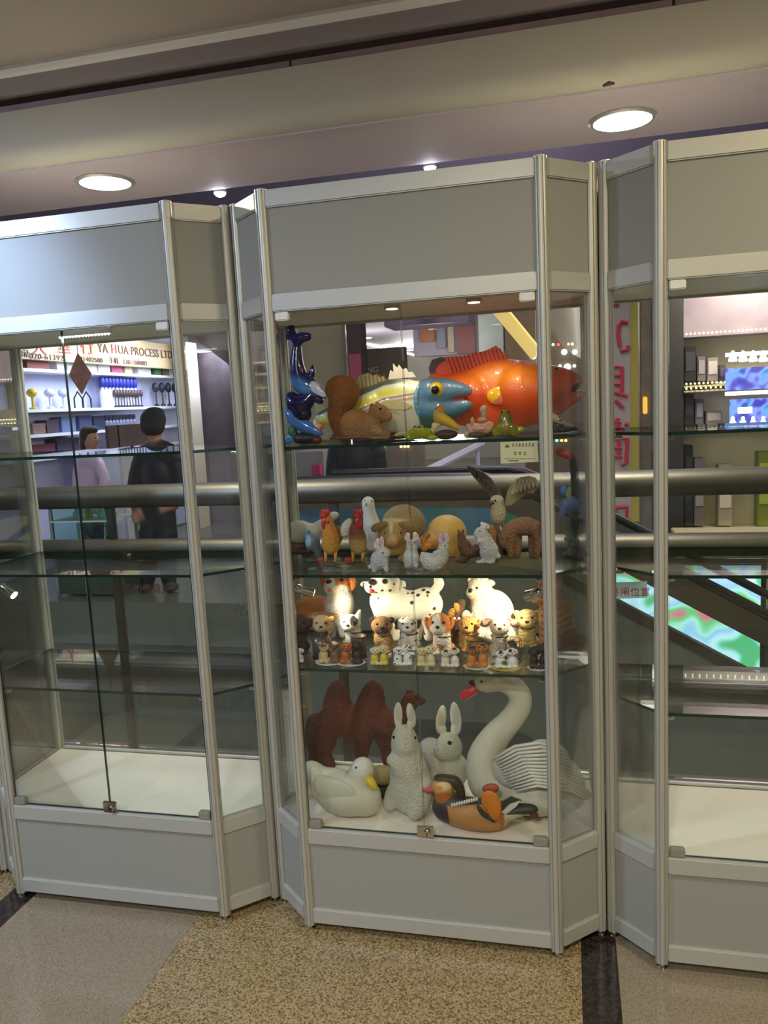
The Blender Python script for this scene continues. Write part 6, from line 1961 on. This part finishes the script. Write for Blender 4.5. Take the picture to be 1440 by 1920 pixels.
# lit shop
YS_ = 4.9
wa, wb = aty(1262, 540, YS_), aty(1560, 900, YS_)
sh = empty('display_shelving', (wa[0] + .8, YS_, 0), 'beige lit shop wall unit with rows of tiny LED lights', 'shelving')
MB().box((wa[0], YS_ + .3, 0), (wb[0] + .6, YS_ + .36, 2.75)).put('back_panel', mat('beige_shop', (196, 184, 146), .6, 0, .1, 3), sh)
MB().box((wa[0] - .1, YS_ + .0, 0), (wa[0] + .08, YS_ + .36, 2.75)).put('side_panel', mat('dark_side', (40, 36, 40), .5), sh)
MB().box((wa[0] + .08, YS_ + .0, aty(1300, 632, YS_)[2]), (wb[0] + .6, YS_ + .36, 2.75)).put('bulkhead', mat('lilac_bulkhead', (124, 110, 126), .6, 0, .4, 5), sh)
for (yl, yr, n_) in ((627, 617, 34), (720, 709, 34), (729, 719, 30), (801, 797, 34), (990, 988, 34), (536, 530, 20)):
    p, q = aty(1286, yl, YS_), aty(1560, yr - (yl - yr) * .8, YS_)
    if yl not in (627, 536):
        MB().box((wa[0] + .08, YS_ - .02, p[2] - .03), (wb[0] + .6, YS_ + .3, p[2] - .015)).put('shelf_board', mat('beige_shelf', (176, 166, 136), .5), sh)
    for i in range(n_):
        x = p[0] + (q[0] - p[0]) * i / (n_ - 1)
        MB().ball((x, YS_ - .03, p[2]), .0075, 6).put('led_dot', emis('led_dot', (255, 240, 170), 5), sh)
for k_, (x0_, x1_, y0_, y1_, c_, lab) in enumerate(((1282, 1304, 650, 716, (34, 32, 38), 'tall black box on the upper shop shelf'), (1306, 1322, 668, 716, (96, 88, 96), 'grey box on the upper shop shelf'), (1324, 1345, 670, 716, (120, 112, 112), 'pale grey box on the upper shop shelf'), (1346, 1359, 684, 716, (60, 54, 60), 'dark narrow box beside the blue case'),
                                             (1282, 1300, 738, 796, (32, 30, 36), 'black box on the middle shop shelf'), (1302, 1318, 748, 796, (84, 78, 86), 'dim grey box on the middle shop shelf'), (1322, 1352, 770, 796, (110, 100, 98), 'low grey box on the middle shop shelf'),
                                             (1282, 1298, 834, 985, (28, 26, 30), 'tall black stand on the lower shop shelf'), (1300, 1320, 858, 985, (96, 90, 92), 'grey stand on the lower shop shelf'), (1345, 1372, 870, 985, (150, 140, 124), 'beige stand on the lower shop shelf'), (1418, 1446, 846, 985, (110, 120, 40), 'olive green potted leaves on the lower shop shelf'))):
    p, q = aty(x0_, y1_, YS_ + .1), aty(x1_, y0_, YS_ + .1)
    t = empty('display_box', (p[0], YS_ + .1, p[2]), lab, 'box', 'boxes on the beige shop shelves')
    MB().box((p[0], YS_ + .06, p[2]), (q[0], YS_ + .2, q[2])).put('sleeve', pm('dbox_%d_%d_%d' % c_, c_), t, bevel=.005)
    MB().box((p[0] + .01, YS_ + .054, p[2] + .3 * (q[2] - p[2])), (q[0] - .01, YS_ + .06, q[2] - .15 * (q[2] - p[2]))).put('label_panel', pm('dlab_%d_%d_%d' % c_, tuple(min(255, int(v * 1.35) + 8) for v in c_)), t)
# blue lit showcase
p, q = aty(1360, 742, YS_ - .06), aty(1480, 655, YS_ - .06)
bs = empty('blue_showcase', (p[0], YS_ - .06, p[2]), 'bright blue lit jewellery showcase with glowing white busts', 'display case')
BLUE = screen_mat('blue_case_light', [(60, 60, 190), (90, 100, 230), (150, 170, 255), (90, 180, 255), (70, 70, 200)], 9, .9)
MB().box((p[0], YS_ - .06, p[2] + .04), (q[0], YS_ - .045, q[2] - .12)).put('lit_back', BLUE, bs)
p2, q2 = aty(1368, 796, YS_ - .06), aty(1480, 744, YS_ - .06)
MB().box((p2[0], YS_ - .06, p2[2]), (q2[0], YS_ - .045, q2[2])).put('lit_back', BLUE, bs)
MB().box((p[0], YS_ - .08, q[2] - .03), (q[0], YS_ - .04, q[2])).put('lit_shelf', emis('white_glow', (226, 226, 255), 1.6), bs)
MB().box((p[0], YS_ - .2, p[2]), (q[0], YS_ - .04, p[2] + .03)).put('lit_shelf', emis('white_glow', (226, 226, 255), 1.6), bs)
MB().box((aty(1385, 770, 4.8)[0], YS_ - .075, aty(1385, 776, 4.8)[2]), (aty(1412, 770, 4.8)[0], YS_ - .062, aty(1385, 764, 4.8)[2])).put('small_screen', emis('white_glow2', (226, 240, 255), 2.0), bs)
for row, yb in ((0, 678), (1, 801)):
    for i in range(5):
        b_ = aty(1374 + i * 19, yb, YS_ - .16)
        MB().lathe([(.03, 0), (.034, .015), (.022, .04), (.012, .06), (.014, .075), (.004, .085)], b_, 14).put('bust', emis('bust_glow', (240, 246, 255), 2.2), bs, smooth='auto')  # brightness of the busts is put in as emission
light('AREA', 'shop_lamp', (1.9, 4.3, 2.6), (1.9, 5.2, 1.2), 45, (1, .9, .66), .6)
# ceiling track with lamps in the right shop, seen by the lower part of its glass
for i in range(6):
    b_ = aty(1292 + i * 18, 1058, 4.345)
    fl = MB().ball(b_, .018, 10).put('counter_light', emis('counter_glow', (230, 240, 255), 5), smooth=True)
    reg(fl, 'white lamp in the row inside the low counter of the right shop', 'lamp', 'row of counter lamps')
p, q = aty(1270, 1012, 5.15), aty(1560, 1075, 5.15)
far_panel('counter', 1268, 1003, 1600, 1090, 4.35, mat('beige_counter', (150, 142, 118), .5), 'beige low counter front in the right shop', 'counter', .35, True)
